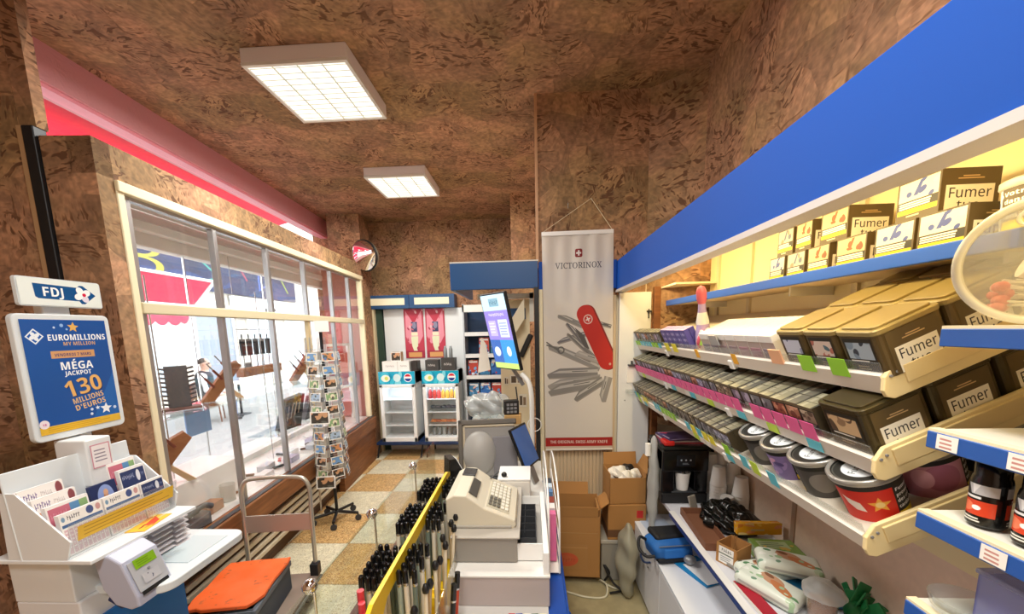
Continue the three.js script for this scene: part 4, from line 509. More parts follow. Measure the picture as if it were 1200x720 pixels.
{ const t = thing('small_carton', 'small open cardboard carton with a white label on the worktop', 'carton', [0.835, WT, -1.53], 0.55); const w = 0.05, h = 0.085, d = 0.042; for (const s of [-1, 1]) { part(t, 'side', card, bb(s * w - 0.0015, s * w + 0.0015, 0, h, -d, d)); part(t, 'side', card, bb(-w, w, 0, h, s * d - 0.0015, s * d + 0.0015)); } part(t, 'base', card, bb(-w, w, 0, 0.003, -d, d)); part(t, 'label', print, plane(0.062, 0.07, cartonLabel).rotateY(-Math.PI / 2).translate(-w - 0.0022, 0.042, 0)); part(t, 'twig', cardDark, rod([-0.02, 0.02, 0], [0.0, 0.12, 0.01], 0.002), rod([0.01, 0.02, 0.01], [0.015, 0.11, -0.01], 0.002)); }
one('orange_packet', 'glossy orange food packet propped against the right wall', 'packet', printGloss, crumple(pbox(0.19, 0.1, 0.035, { all: orangePack }), 0.002, 50).translate(0, 0.052, 0), [1.01, WT, -1.66], [-0.12, 0.0, 0]);
one('green_carton', 'flat green printed carton lying near the wall beside the wipes', 'carton', printGloss, pbox(0.17, 0.055, 0.12, { all: sw('#5c7c3c'), py: greenPack, pz: greenPack, nx: greenPack }), [1.02, WT + 0.028, -1.55], [0, -0.1, 0]);
one('blue_packet', 'teal blue packet mostly covered by the packs of wipes', 'packet', std(0x1d6f9c, 0.35), [bb(-0.09, 0.09, 0, 0.03, -0.12, 0.12, 0.012)], [1.01, WT, -1.38], [0, -0.2, 0]);
const wipeGeo = () => { const g = new RoundedBoxGeometry(0.21, 0.05, 0.115, 4, 0.022); const p = g.attributes.position, uv = g.attributes.uv; for (let i = 0; i < p.count; i++) { const x = p.getX(i), z = p.getZ(i), y = p.getY(i); uv.setXY(i, wipes[0] + (x / 0.21 + 0.5) * (wipes[2] - wipes[0]), wipes[1] + (0.5 - z / 0.115) * (wipes[3] - wipes[1])); p.setY(i, y + 0.006 * Math.sin(x * 40) * Math.cos(z * 50)); } g.computeVertexNormals(); return g.translate(0, 0.028, 0); };
{ const g = wipeGeo(); [[0.86, WT + 0.005, -1.33, -0.95, 'pale green pack of baby wipes nearest the red book'], [0.965, WT + 0.05, -1.4, -0.35, 'pale green pack of baby wipes lying across the others'], [0.9, WT + 0.004, -1.42, 0.2, 'pale green pack of baby wipes under the other two']].forEach(([x, y, z, r, l]) => one('wipes_pack', l, 'wipes', printGloss, g, [x, y, z], [0.06, r, -0.05], 'packs of baby wipes')); }
one('red_book', 'thin red book lying on the worktop by the navy edge', 'book', print, pbox(0.05, 0.014, 0.19, { all: sw('#f0ece4'), py: sw('#b02034') }), [0.79, WT + 0.0085, -1.29], [0, 0.06, 0]);
one('grey_strap', 'looped grey webbing strap in front of the small carton', 'strap', std(0x8c8880, 0.7), [tube([[-0.03, 0.012, 0.05], [0, 0.03, 0.02], [0.015, 0.012, -0.04], [0.0, 0.01, -0.08]], 0.009, 30)], [0.80, WT, -1.42]);
{ const t = thing('dessert_jar', 'clear plastic cup of orange sweets with a film lid', 'jar', [0.95, WT, -1.2]); part(t, 'cup', clearPlastic, lathe([[0.001, 0.002], [0.038, 0.002], [0.045, 0.1], [0.048, 0.104], [0.044, 0.1], [0.036, 0.005], [0.001, 0.005]])); part(t, 'contents', std(0xb8763a, 0.5), lathe([[0.001, 0.006], [0.035, 0.006], [0.041, 0.075], [0.02, 0.08], [0.001, 0.078]])); const f = new THREE.SphereGeometry(1, 20, 14, 0, 6.3, 0, 1.6); f.scale(0.06, 0.045, 0.06); part(t, 'film_lid', hazePlastic, crumple(f.translate(0, 0.1, 0), 0.004, 80)); }
{ const t = thing('green_bow', 'dark green gift bow with jagged loops beside the clear cup', 'bow', [1.055, WT, -1.19]); const m = std(0x12713a, 0.5); for (let i = 0; i < 9; i++) { const a = i * 0.7, l = 0.055 + 0.02 * (i % 3); part(t, 'loop', m, tf(bb(-0.016, 0.016, 0, l, -0.003, 0.003, 0.002), 0.012 * Math.cos(a), 0.05, 0.012 * Math.sin(a), 0.7 * Math.sin(a), -a, -0.5 * Math.cos(a))); } part(t, 'knot', m, sph(0.035, 0, 0.04, 0, 1, 1.1, 1)); }
{ // blue lunch bag on the cabinet top
  const t = thing('lunch_bag', 'blue and black fabric lunch bag lying on the low cabinet', 'bag', [0.725, 0.42, -1.96], 0.12); const g = new RoundedBoxGeometry(0.22, 0.11, 0.16, 5, 0.045); part(t, 'body', std(0x1c62b0, 0.7), crumple(g.translate(0, 0.058, 0), 0.004, 45)); const k = new RoundedBoxGeometry(0.2, 0.05, 0.12, 4, 0.022); part(t, 'black_flap', std(0x14161c, 0.7), crumple(k.translate(0.02, 0.108, -0.03), 0.005, 55)); part(t, 'base_panel', std(0x15181f, 0.75), bb(-0.09, 0.112, 0.004, 0.036, -0.07, 0.086, 0.016)); part(t, 'handle', std(0x14161c, 0.6), tube([[-0.1, 0.075, -0.03], [-0.15, 0.105, -0.02], [-0.165, 0.06, 0.01], [-0.14, 0.035, 0.05], [-0.1, 0.04, 0.06]], 0.008, 30)); part(t, 'zip', std(0x6c7480, 0.4), tube([[-0.085, 0.098, 0.075], [0, 0.101, 0.079], [0.09, 0.098, 0.075]], 0.003, 16)); part(t, 'side_pocket', std(0x2470c4, 0.7), bb(-0.06, 0.075, 0.035, 0.085, 0.072, 0.087, 0.008)); }
one('blue_folder', 'cyan blue folder lying on the low cabinet beneath the worktop', 'folder', print, pbox(0.15, 0.008, 0.21, { all: sw('#1a86c4'), ny: sw('#1a86c4') }), [0.84, 0.425, -1.82], [0, 0.4, 0]);
one('paper_sheet', 'white sheet with a curled corner on top of the cyan folder', 'paper', print, pbox(0.12, 0.002, 0.17, { all: sw('#f0f2f6') }), [0.85, 0.431, -1.80], [0, 0.3, 0]);
one('mesh_ball', 'small grey mesh tea ball resting on the paper sheet', 'tea ball', std(0x9a9c9e, 0.4, { metalness: 0.5 }), [sph(0.026, 0, 0.026, 0, 1.2, 0.9, 1)], [0.80, 0.432, -1.86]);
one('form_sheet', 'pale blue printed form on the cabinet behind the lunch bag', 'paper', print, pbox(0.16, 0.002, 0.2, { all: sw('#c4d4ea') }), [0.77, 0.4215, -2.25], [0, 0.1, 0]);
// cardboard boxes on the floor behind the counter
function openBox(t, w, h, d, m, inner) { const e = 0.004; part(t, 'front_side', m, bb(-w, w, 0, h * 0.86, d - e, d)); part(t, 'back_side', m, bb(-w, w, 0, h, -d, -d + e)); part(t, 'left_side', m, bb(-w, -w + e, 0, h, -d, d)); part(t, 'right_side', m, bb(w - e, w, 0, h, -d, d)); part(t, 'base', inner, bb(-w, w, 0, e, -d, d)); }
{ const t = thing('cardboard_box', 'large open brown cardboard box with a red oval stamp on the floor', 'box', [0.25, 0.055, -2.4], -0.06); openBox(t, 0.18, 0.48, 0.1, card, card); part(t, 'front_flap', card, tf(bb(-0.165, 0.165, 0, 0.07, -0.002, 0.002), 0, 0.412, 0.1, 0.12)); part(t, 'back_flap', card, tf(bb(-0.12, 0.12, 0, 0.08, -0.002, 0.002), 0.0, 0.478, -0.1, -0.35)); part(t, 'side_flap', card, tf(bb(-0.002, 0.002, 0, 0.09, -0.09, 0.09), 0.165, 0.45, 0, 0, 0, -0.9)); part(t, 'red_stamp', print, plane(0.24, 0.17, stamp).translate(-0.02, 0.14, 0.1012)); part(t, 'tape', std(0xb48a54, 0.3), bb(-0.165, 0.165, 0.30, 0.305, 0.1, 0.1015)); }
one('wooden_batten', 'dark wooden batten under the large cardboard box', 'batten', woodDark, metric(bb(-0.15, 0.15, 0, 0.052, -0.03, 0.03)), [0.25, 0.001, -2.41]);
{ const t = thing('cardboard_box', 'open brown box of crumpled white packing on the floor boxes by the door', 'box', [0.60, 0.53, -2.44], 0.05); openBox(t, 0.115, 0.2, 0.095, card, card); part(t, 'right_flap', card, tf(bb(-0.002, 0.002, 0, 0.09, -0.09, 0.09), 0.115, 0.19, 0, 0, 0, -0.5)); part(t, 'back_flap', card, tf(bb(-0.11, 0.11, 0, 0.08, -0.002, 0.002), 0, 0.2, -0.095, -0.2)); for (let i = 0; i < 5; i++) { const g = new THREE.IcosahedronGeometry(0.045, 3); part(t, 'packing', i === 3 ? black : std(0xe8e4da, 0.5), crumple(g.translate(-0.06 + i * 0.03, 0.16 + 0.02 * (i % 2), -0.02 + 0.03 * (i % 3)), 0.006, 80, i)); } }
{ const t = thing('cardboard_box', 'closed brown box with a dark band under the box of packing', 'box', [0.60, 0.29, -2.44], 0.0); part(t, 'body', card, bb(-0.12, 0.12, 0, 0.238, -0.105, 0.105, 0.004)); part(t, 'band', std(0x6c4a30, 0.7), bb(-0.121, 0.121, 0.02, 0.07, -0.106, 0.106)); part(t, 'red_mark', red, bb(0.06, 0.1, 0.15, 0.2, 0.1045, 0.106)); }
{ const t = thing('plastic_crate', 'grey plastic crate standing on the floor under two brown boxes', 'crate', [0.54, 0.0, -2.44]); part(t, 'body', std(0x9a968c, 0.6), bb(-0.1, 0.1, 0, 0.28, -0.1, 0.1, 0.01)); part(t, 'rim', std(0xb4b0a6, 0.5), bb(-0.106, 0.106, 0.26, 0.288, -0.106, 0.106, 0.006)); }
{ const g = new THREE.SphereGeometry(1, 30, 30); g.scale(0.055, 0.24, 0.09); g.translate(0, 0.235, 0); one('bin_liner', 'limp grey translucent bin liner hanging between box and cabinet', 'plastic bag', phys({ color: 0xb4b09c, roughness: 0.4, transmission: 0.3, thickness: 0 }), [crumple(g, 0.012, 21)], [0.57, 0.0, -2.2]); }
one('white_cable', 'white cable lying in a loop on the floor by the box', 'cable', std(0xd8d4bc, 0.5), [tube([[0.2, 0.008, -2.22], [0.33, 0.008, -2.17], [0.44, 0.008, -2.18], [0.46, 0.03, -2.26], [0.43, 0.012, -2.33], [0.5, 0.01, -2.26], [0.56, 0.01, -2.24]], 0.006, 60)]);
one('black_cable', 'black cable bundle tangled on the floor beside the box', 'cable', black, [tube([[0.45, 0.02, -2.3], [0.48, 0.1, -2.28], [0.45, 0.14, -2.3], [0.5, 0.05, -2.25], [0.54, 0.02, -2.22], [0.47, 0.015, -2.2]], 0.007, 60)]);
// ---------- counter ----------
{
  const t = thing('sales_counter', 'blue sales counter with a grey till platform and a low glass guard', 'counter', [0, 0, 0]);
  part(t, 'carcass', std(0x1a4fb0, 0.45), bb(-0.5, 0.118, 0.06, 0.645, -2.46, -0.55, 0.006)); part(t, 'plinth', darkGrey, bb(-0.47, 0.09, 0, 0.06, -2.44, -0.57)); part(t, 'shelf_top', std(0xc9c7c4, 0.5), bb(-0.5, 0.05, 0.645, 0.66, -2.46, -0.55)); const dr = part(t, 'drawer_front', std(0x1a4fb0, 0.45), bb(0.118, 0.128, 0.35, 0.62, -1.9, -1.25, 0.004)); part(dr, 'handle', blue, bb(0.128, 0.145, 0.5, 0.53, -1.4, -1.28, 0.006));
  part(t, 'till_platform', std(0xb9aeac, 0.5), bb(-0.285, 0.056, 0.66, 0.779, -2.46, -1.255, 0.004)); part(t, 'platform_top', std(0xe6e4e0, 0.4), bb(-0.287, 0.058, 0.774, 0.78, -2.46, -1.252));
  part(t, 'glass_ledge', glassGreen, bb(-0.63, -0.5, 0.652, 0.66, -2.4, -0.6)); part(t, 'glass_guard', glassGreen, bb(-0.627, -0.621, 0.665, 0.952, -2.35, -0.6));
  part(t, 'ledge_rail', woodBrown, metric(bb(-0.66, -0.632, 0.63, 0.655, -2.4, -0.6)), metric(bb(-0.52, -0.505, 0.6, 0.652, -2.4, -0.6)));
  for (const z of [-0.95, -1.373, -1.9]) { const p = part(t, 'guard_post', chrome, cyl(0.004, 0.004, 0.3, -0.612, 0.80, z, 10)); part(p, 'ball_finial', chrome, sph(0.021, -0.622, 0.955, z)); part(p, 'clamp', steel, bb(-0.634, -0.6, 0.655, 0.68, z - 0.012, z + 0.012, 0.003)); }
}
// cash drawer, pulled out towards the till side
{
  const t = thing('money_till_box', 'grey cash drawer pulled open under the till, black coin tray inside', 'cash drawer', [0, 0.78, 0]);
  part(t, 'case', std(0x928d86, 0.5), bb(-0.3, -0.06, 0.002, 0.1, -1.78, -1.33, 0.005)); part(t, 'case_top', std(0xb8b2a8, 0.5), bb(-0.31, -0.05, 0.098, 0.106, -1.79, -1.325, 0.003));
  part(t, 'drawer_tray', std(0xb4b0aa, 0.5), bb(-0.06, 0.034, 0.004, 0.03, -1.76, -1.345)); part(t, 'drawer_side', whiteGloss, bb(-0.06, 0.034, 0.004, 0.07, -1.349, -1.343)); part(t, 'drawer_side', whiteGloss, bb(-0.06, 0.034, 0.004, 0.07, -1.762, -1.756)); part(t, 'drawer_front', whiteGloss, bb(0.034, 0.056, -0.06, 0.085, -1.78, -1.262, 0.004));
  const ins = part(t, 'coin_tray', blackGloss, bb(-0.055, 0.012, 0.03, 0.036, -1.68, -1.39)); part(ins, 'divider', darkGrey, bb(-0.056, -0.053, 0.03, 0.07, -1.68, -1.39), bb(0.01, 0.013, 0.03, 0.07, -1.68, -1.39), bb(-0.035, -0.033, 0.036, 0.066, -1.68, -1.43), ...[0, 1, 2, 3, 4, 5].map((k) => bb(-0.055, 0.012, 0.03, 0.068, -1.68 + k * 0.058 - 0.001, -1.68 + k * 0.058 + 0.001)));
}
{ // cash register: swept side profile
  const t = thing('cash_register', 'beige electronic cash register with a sloping keyboard on the cash drawer', 'cash register', [0.0, 0.887, -1.7]); t.scale.set(0.96, 0.86, 1);
  const g = ext([[-0.325, 0.0], [-0.082, 0.0], [-0.074, 0.012], [-0.078, 0.03], [-0.1, 0.042], [-0.2, 0.088], [-0.235, 0.118], [-0.27, 0.145], [-0.315, 0.148], [-0.345, 0.13], [-0.345, 0.03]], 0.3, 0.006); part(t, 'body', beigePlastic, g);
  part(t, 'base_skirt', greyPlastic, bb(-0.32, -0.085, -0.001, 0.012, -0.012, 0.312, 0.004));
  const onSlope = (x, y, z0, z1, w) => tf(bb(-w / 2, w / 2, 0, 0.007, z0, z1, 0.002), x, y, 0, 0, 0, Math.atan2(-0.046, 0.1));
  const kb = part(t, 'keyboard', std(0xbab4a0, 0.5), tf(bb(-0.05, 0.05, 0, 0.003, 0.03, 0.28), -0.145, 0.068, 0, 0, 0, -0.43));
  const dk = std(0x6a675e, 0.5), lk = std(0xe8e4d6, 0.45);
  for (let r = 0; r < 5; r++) for (let c = 0; c < 8; c++) part(kb, 'key', c > 4 && r < 3 ? dk : lk, tf(bb(-0.007, 0.007, 0.003, 0.009, 0.04 + c * 0.029, 0.06 + c * 0.029, 0.002), -0.145 + (r - 2) * 0.0185 * 0.91, 0.068 - (r - 2) * 0.0185 * 0.417, 0, 0, 0, -0.43));
  part(t, 'display_window', std(0x4c4a46, 0.15), tf(bb(-0.02, 0.02, 0, 0.003, 0.12, 0.27), -0.247, 0.139, 0, 0, 0, -0.66)); part(t, 'printer_cover', std(0x3c3e40, 0.25), tf(bb(-0.03, 0.03, 0, 0.012, 0.02, 0.1, 0.004), -0.29, 0.148, 0, 0, 0, -0.1)); part(t, 'operator_key', darkGrey, rod([-0.2, 0.1, 0.02], [-0.16, 0.13, 0.0], 0.004));
}
{ const t = thing('receipt_printer', 'white box printer with a black knob behind the cash register', 'printer', [-0.08, 0.78, -1.9]); part(t, 'body', std(0xe8e4dc, 0.45), bb(-0.09, 0.07, 0, 0.13, -0.08, 0.1, 0.008)); part(t, 'top', whiteGloss, bb(-0.092, 0.072, 0.13, 0.142, -0.082, 0.102, 0.005)); part(t, 'knob', black, sph(0.014, -0.06, 0.152, 0.07)); }
{ const t = thing('wire_magazine_rack', 'white wire rack of slim leaflets on the till side of the counter', 'rack', [0.075, 0.66, -1.75]); for (const x of [-0.012, 0.03]) { part(t, 'wire_frame', whiteGloss, tube([[x, 0.0, 0.3], [x, 0.29, 0.28], [x, 0.31, -0.3], [x, 0.0, -0.32]], 0.004, 40)); } for (const y of [0.06, 0.14, 0.22]) part(t, 'wire_rail', whiteGloss, rod([0.03, y, 0.3], [0.03, y, -0.3], 0.003), rod([-0.012, y, 0.3], [-0.012, y, -0.3], 0.003)); part(t, 'base_wire', whiteGloss, bb(-0.012, 0.03, 0.0, 0.004, -0.3, 0.3)); }
['#d86c9c', '#e8e4e4', '#8c3c30', '#5c84b4', '#c8d8e8', '#3c4450'].forEach((c, i) => one('leaflet_bundle', ['pink', 'white', 'brown', 'blue', 'pale blue', 'charcoal'][i] + ' bundle of leaflets in the white wire rack', 'leaflets', print, pbox(0.03, 0.2, 0.05, { all: sw(c) }), [0.083, 0.768, -1.55 - i * 0.075], [0.12 * (i % 3 - 1), 0, 0], 'leaflets in the wire rack'));
// lighters and pens in the yellow display rack
{
  const t = thing('lighter_rack', 'yellow tiered display rack full of black-capped lighters', 'display rack', [0, 0.66, 0]);
  const s = ext([[-1.8, 0.30], [-1.75, 0.318], [-0.86, 0.312], [-0.78, 0.27], [-0.78, 0.0], [-0.83, 0.0], [-0.86, 0.2], [-0.95, 0.265], [-1.8, 0.285]], 0.012); s.rotateY(-Math.PI / 2); s.translate(-0.405, 0, 0); part(t, 'divider', yellow, s);
  part(t, 'base', yellow, bb(-0.5, -0.29, 0, 0.058, -1.8, -0.8, 0.003)); for (const z of [-0.82, -1.14, -1.46, -1.78]) { part(t, 'cross_panel', yellow, bb(-0.5, -0.29, 0.058, 0.15, z - 0.003, z + 0.003)); } part(t, 'front_lip', yellow, bb(-0.405, -0.29, 0.1, 0.135, -1.15, -1.12, 0.003)); part(t, 'clear_side', clearPlastic, bb(-0.503, -0.5, 0.0, 0.17, -1.78, -0.82)); part(t, 'clear_side', clearPlastic, bb(-0.29, -0.287, 0.0, 0.17, -1.78, -0.82));
}
{
  const body = lathe([[0.001, 0], [0.0075, 0], [0.0078, 0.004], [0.0078, 0.195], [0.0076, 0.2]], 10), cap = lathe([[0.0079, 0.2], [0.0082, 0.206], [0.0082, 0.238], [0.005, 0.244], [0.001, 0.2445]], 10), ring = lathe([[0.0079, 0.194], [0.0087, 0.196], [0.0087, 0.201], [0.0079, 0.203]], 10);
  const bodies = [std(0xd8d2c4, 0.3), std(0x9aa89c, 0.3), std(0xe4dccb, 0.3), std(0x6c7c74, 0.3)], bn = ['cream', 'grey-green', 'ivory', 'dark green'];
  const protos = {};
  const lighter = (x, z, v, where, grp) => { const t = thing('lighter', bn[v] + ' black-capped lighter, ' + where, 'lighter', [x, 0.72 + rr(-0.0, 0.006), z], 0, grp + ', ' + bn[v]); t.rotation.z = rr(-0.02, 0.02); for (const [n, g, m] of [['body', body, bodies[v]], ['cap', cap, blackGloss], ['collar', ring, steel]]) { const o = new THREE.Mesh(g, m); o.name = n; t.add(o); } };
  const bl = ['block nearest the red tubes', 'middle block', 'block nearest the cash register'];
  for (let b = 0; b < 3; b++) { const zc = [-1.06, -1.36, -1.63][b];
    for (let r = 0; r < 4; r++) for (let c = 0; c < 6; c++) lighter(-0.492 + r * 0.0205, zc + (c - 2.5) * 0.031, (r + b + (c > 3)) % 4, bl[b] + ', glass side of the rack', 'glass side lighters block ' + b);
    for (let r = 0; r < 3; r++) for (let c = 0; c < 5; c++) if (!(r === 2 && c % 2)) lighter(-0.392 + r * 0.0215, zc - 0.02 + (c - 2) * 0.034, (r + b * 2 + (c > 2)) % 4, bl[b] + ', till side of the rack', 'till side lighters block ' + b); }
  // pale wooden-bodied pens leaning in the till side compartment
  const pb = rod([0, 0, 0], [0, 0.2, 0], 0.006), pc = lathe([[0.001, 0.2], [0.009, 0.2], [0.011, 0.212], [0.007, 0.224], [0.001, 0.226]], 10), pm = [std(0xc8b08c, 0.5), std(0xe2d6bc, 0.5)];
  for (let i = 0; i < 14; i++) { const t = thing('wooden_pen', i % 2 ? 'ivory pen with a black knob leaning at the till side of the yellow rack' : 'tan wooden pen with a black knob leaning at the till side of the yellow rack', 'pen', [-0.318 + (i % 2) * 0.014, 0.719, -0.9 - i * 0.056], 0, i % 2 ? 'ivory pens' : 'tan pens'); t.rotation.set(rr(-0.15, 0.05), 0, rr(-0.12, 0.02)); const o = new THREE.Mesh(pb, pm[i % 2]); o.name = 'barrel'; t.add(o); const k = new THREE.Mesh(pc, black); k.name = 'knob'; t.add(k); }
  for (let i = 0; i < 3; i++) { const t = thing('red_topped_tube', ['tallest clear tube with a red cap beside the lighters', 'clear tube with a red cap next to the tallest one', 'short clear tube with a red cap at the rack corner'][i], 'tube', [-0.47 + i * 0.012, 0.719, -0.93 + i * 0.022]); part(t, 'tube', clearPlastic, cyl(0.008, 0.008, 0.21 - 0.02 * i, 0, 0.105 - 0.01 * i, 0, 12)); part(t, 'cap', std(0xd8404c, 0.35), cyl(0.0095, 0.0095, 0.03, 0, 0.225 - 0.02 * i, 0, 12)); }
  [['#1a1a1c', 'black marker pen upright at the edge of the yellow rack', 0.0], ['#d84a20', 'orange and black marker pen at the edge of the yellow rack', -0.06]].forEach(([c, l, dz]) => { const t = thing('marker_pen', l, 'pen', [-0.268, 0.662, -1.1 + dz]); t.rotation.set(-0.12, 0, -0.06); part(t, 'barrel', std(c, 0.35), cyl(0.009, 0.008, 0.13, 0, 0.065, 0, 12)); part(t, 'cap', blackGloss, cyl(0.0095, 0.0095, 0.055, 0, 0.155, 0, 12)); part(t, 'ring', steel, cyl(0.0098, 0.0098, 0.006, 0, 0.128, 0, 12)); });
  one('pink_card', 'pale pink card standing at the foot of the glass guard', 'card', print, pbox(0.05, 0.11, 0.003, { all: sw('#e8a8b4') }), [-0.545, 0.72, -0.86], [-0.2, 0.3, 0]);
}
// small things on the counter in front of the till platform
{ const disp = (x, z, m, l) => { const t = thing('pocket_lighter', l, 'lighter', [x, 0.669, z], rr(-0.6, 0.6)); part(t, 'body', m, bb(-0.035, 0.02, -0.008, 0.008, -0.011, 0.011, 0.004)); part(t, 'wheel_guard', steel, bb(0.02, 0.035, -0.008, 0.008, -0.01, 0.01, 0.003)); };
  disp(-0.12, -1.16, std(0xd8485c, 0.35), 'red lighter lying in front of the grey till platform'); disp(-0.22, -1.14, blackGloss, 'black lighter lying on the counter top'); disp(-0.2, -1.11, std(0xf0f0ee, 0.3), 'white lighter lying beside the black one'); disp(-0.24, -1.1, darkGrey, 'charcoal lighter lying beside the white one');
  const bx = [['#c84c4c', '#e8dccc'], ['#2c4c9c', '#c8d4e4'], ['#e8e4d8', '#8c9c8c'], ['#3c5c34', '#3c5c34'], ['#f0ecc8', '#b8c06c']]; bx.forEach(([c, d], i) => one('matchbox', ['red striped', 'navy topped', 'pale grey', 'dark green', 'cream'][i] + ' small packet standing in front of the till platform', 'packet', print, pbox(0.022, 0.05, 0.04, { all: sw(d), py: sw(c) }), [-0.075 + i * 0.026, 0.6855, -1.14], [0, 0.1 * (i % 2), 0], 'small packets by the till'));
}
// ---------- back end of the counter ----------
{ const t = thing('lottery_terminal', 'grey counter terminal seen from behind, its back panel framed in beige', 'terminal', [-0.25, 0.78, -2.2], 0.12); t.rotation.order = 'YXZ';
  part(t, 'foot', darkGrey, bb(-0.14, 0.14, 0, 0.03, -0.12, 0.1, 0.01)); part(t, 'rear_shell', std(0x8e8c8a, 0.5), tf(bb(-0.16, 0.15, 0, 0.3, -0.012, 0.012, 0.01), 0, 0.028, 0.08, -0.3)); part(t, 'side_panel', std(0x77757a, 0.5), tf(bb(0.02, 0.16, 0.0, 0.22, 0.012, 0.02, 0.006), 0, 0.035, 0.08, -0.3));
  const bul = new THREE.SphereGeometry(1, 28, 18, 0, 6.3, 0, 1.57); bul.scale(0.1, 0.05, 0.13); part(t, 'rear_bulge', std(0xa09e9a, 0.45), tf(bul, -0.06, 0.16, 0.045, 1.27));
  const fm = std(0x5c564e, 0.45), fi = std(0xc0b49c, 0.45); const bar = (x0, x1, y0, y1, d, m, n) => part(t, n, m, tf(bb(x0, x1, y0, y1, -0.02, 0.026 + d, 0.005), 0, 0.028, 0.08, -0.3));
  bar(-0.18, -0.155, 0, 0.33, 0, fm, 'frame_bar'); bar(-0.18, 0.16, 0.3, 0.33, 0, fm, 'frame_bar'); bar(-0.155, -0.14, 0.0, 0.3, -0.006, fi, 'inner_frame_bar'); bar(-0.155, 0.15, 0.285, 0.3, -0.006, fi, 'inner_frame_bar'); part(t, 'knob', black, sph(0.016, 0.12, 0.05, 0.12)); }
{ const t = thing('customer_display', 'black wedge display with a white face near the glass guard', 'display', [-0.42, 0.82, -1.98], 0.5); part(t, 'wedge', blackGloss, ext([[-0.06, 0], [0.06, 0], [0.05, 0.03], [-0.02, 0.17], [-0.05, 0.17]], 0.09, 0.004)); part(t, 'white_face', print, tf(tint(bb(-0.012, 0.012, 0, 0.14, 0.012, 0.078), '#eef0f2'), 0.045, 0.035, 0, 0, 0, 0.47)); part(t, 'stand', darkGrey, cyl(0.03, 0.04, 0.155, 0, -0.0785, 0.04, 20)); }
{ const t = thing('wooden_tray', 'small square wooden box holding a black card reader', 'tray', [-0.11, 1.09, -2.26]); part(t, 'box', std(0xc09a62, 0.6), bb(-0.05, 0.05, 0, 0.055, -0.04, 0.04, 0.003)); }
{ const t = thing('card_reader', 'black card reader with keys standing on the wooden box', 'card reader', [-0.12, 1.146, -2.26], 0.2); part(t, 'body', black, bb(-0.045, 0.045, 0, 0.085, -0.025, 0.025, 0.006)); for (let r = 0; r < 3; r++) for (let c = 0; c < 3; c++) part(t, 'key', midGrey, bb(-0.03 + c * 0.022, -0.014 + c * 0.022, 0.01 + r * 0.022, 0.024 + r * 0.022, 0.025, 0.028)); part(t, 'aerial', black, rod([0.04, 0.08, 0], [0.035, 0.16, -0.02], 0.004)); }
{ const t = thing('tablet_screen', 'dark tablet with a blue screen seen edge-on beside the black post', 'tablet', [0.0, 0.88, -2.1], 1.15); t.rotation.order = 'YXZ'; t.rotation.x = -0.4; part(t, 'shell', blackGloss, bb(-0.1, 0.1, 0, 0.24, -0.008, 0.008, 0.006)); part(t, 'screen', std(0x3c68b8, 0.1), bb(-0.09, 0.09, 0.012, 0.228, 0.008, 0.0095)); part(t, 'stand', alu, bb(-0.03, 0.03, -0.1, 0.02, -0.02, -0.008)); }
{ const g = new THREE.SphereGeometry(1, 40, 26); g.scale(0.15, 0.075, 0.1); one('clear_plastic_wrap', 'heap of clear crinkled plastic wrap with papers behind the terminal', 'plastic wrap', phys({ color: 0xe8ecec, roughness: 0.15, transmission: 0.7, thickness: 0 }), [crumple(g.translate(0, 0.075, 0), 0.02, 45)], [-0.27, 1.1, -2.38]); }
{ const t = thing('paper_stack_tray', 'grey desk tray carrying papers under the plastic wrap', 'tray', [-0.26, 0.78, -2.39]); part(t, 'box', std(0x6c7888, 0.5), bb(-0.12, 0.12, 0, 0.28, -0.05, 0.05, 0.006)); part(t, 'papers', white, bb(-0.11, 0.11, 0.28, 0.32, -0.05, 0.05)); }
// portrait advertising screen on a bent arm
{ const t = thing('advert_screen', 'portrait advertising screen with blue and violet panels below the dark header', 'screen', [-0.165, 1.635, -2.2]); t.rotation.order = 'YXZ'; t.rotation.set(0.24, -0.88, 0.0); part(t, 'bezel', darkMetal, bb(-0.122, 0.122, -0.222, 0.222, -0.012, 0.008, 0.004)); const sc = phys({ color: 0x202020, roughness: 0.15, emissive: 0xffffff, emissiveIntensity: 0.75 }); sc.userData.screen = 1; advScreen = sc; part(t, 'screen', sc, plane(0.228, 0.428, display).translate(0, 0, 0.0088)); part(t, 'arm', midGrey, tube([[0, -0.2, -0.015], [0.0, -0.26, -0.04], [0.02, -0.34, -0.06]], 0.012, 20)); }
// cream cupboard and oddments in the lottery corner
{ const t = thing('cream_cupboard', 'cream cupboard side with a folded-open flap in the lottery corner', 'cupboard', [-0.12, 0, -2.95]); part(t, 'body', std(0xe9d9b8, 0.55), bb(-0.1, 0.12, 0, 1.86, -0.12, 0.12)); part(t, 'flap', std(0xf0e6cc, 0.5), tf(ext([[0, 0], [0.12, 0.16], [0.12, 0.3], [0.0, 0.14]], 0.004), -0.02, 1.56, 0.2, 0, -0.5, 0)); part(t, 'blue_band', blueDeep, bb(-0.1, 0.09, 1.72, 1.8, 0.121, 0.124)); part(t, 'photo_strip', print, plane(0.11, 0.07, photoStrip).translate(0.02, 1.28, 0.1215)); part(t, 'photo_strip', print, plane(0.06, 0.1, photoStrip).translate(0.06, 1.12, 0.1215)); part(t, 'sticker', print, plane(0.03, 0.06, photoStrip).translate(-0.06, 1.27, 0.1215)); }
one('white_pipe', 'white plastic pipe rising behind the tablet beside the black post', 'pipe', whiteGloss, [tube([[0.0, 0.66, -2.47], [0.005, 1.0, -2.47], [-0.01, 1.3, -2.47], [-0.06, 1.36, -2.5]], 0.016, 30)]);
one('cable_ring', 'thin white cable ring hanging on the black post', 'cable', white, [tf(new THREE.TorusGeometry(0.045, 0.003, 8, 30), 0.02, 1.02, -2.485)]);
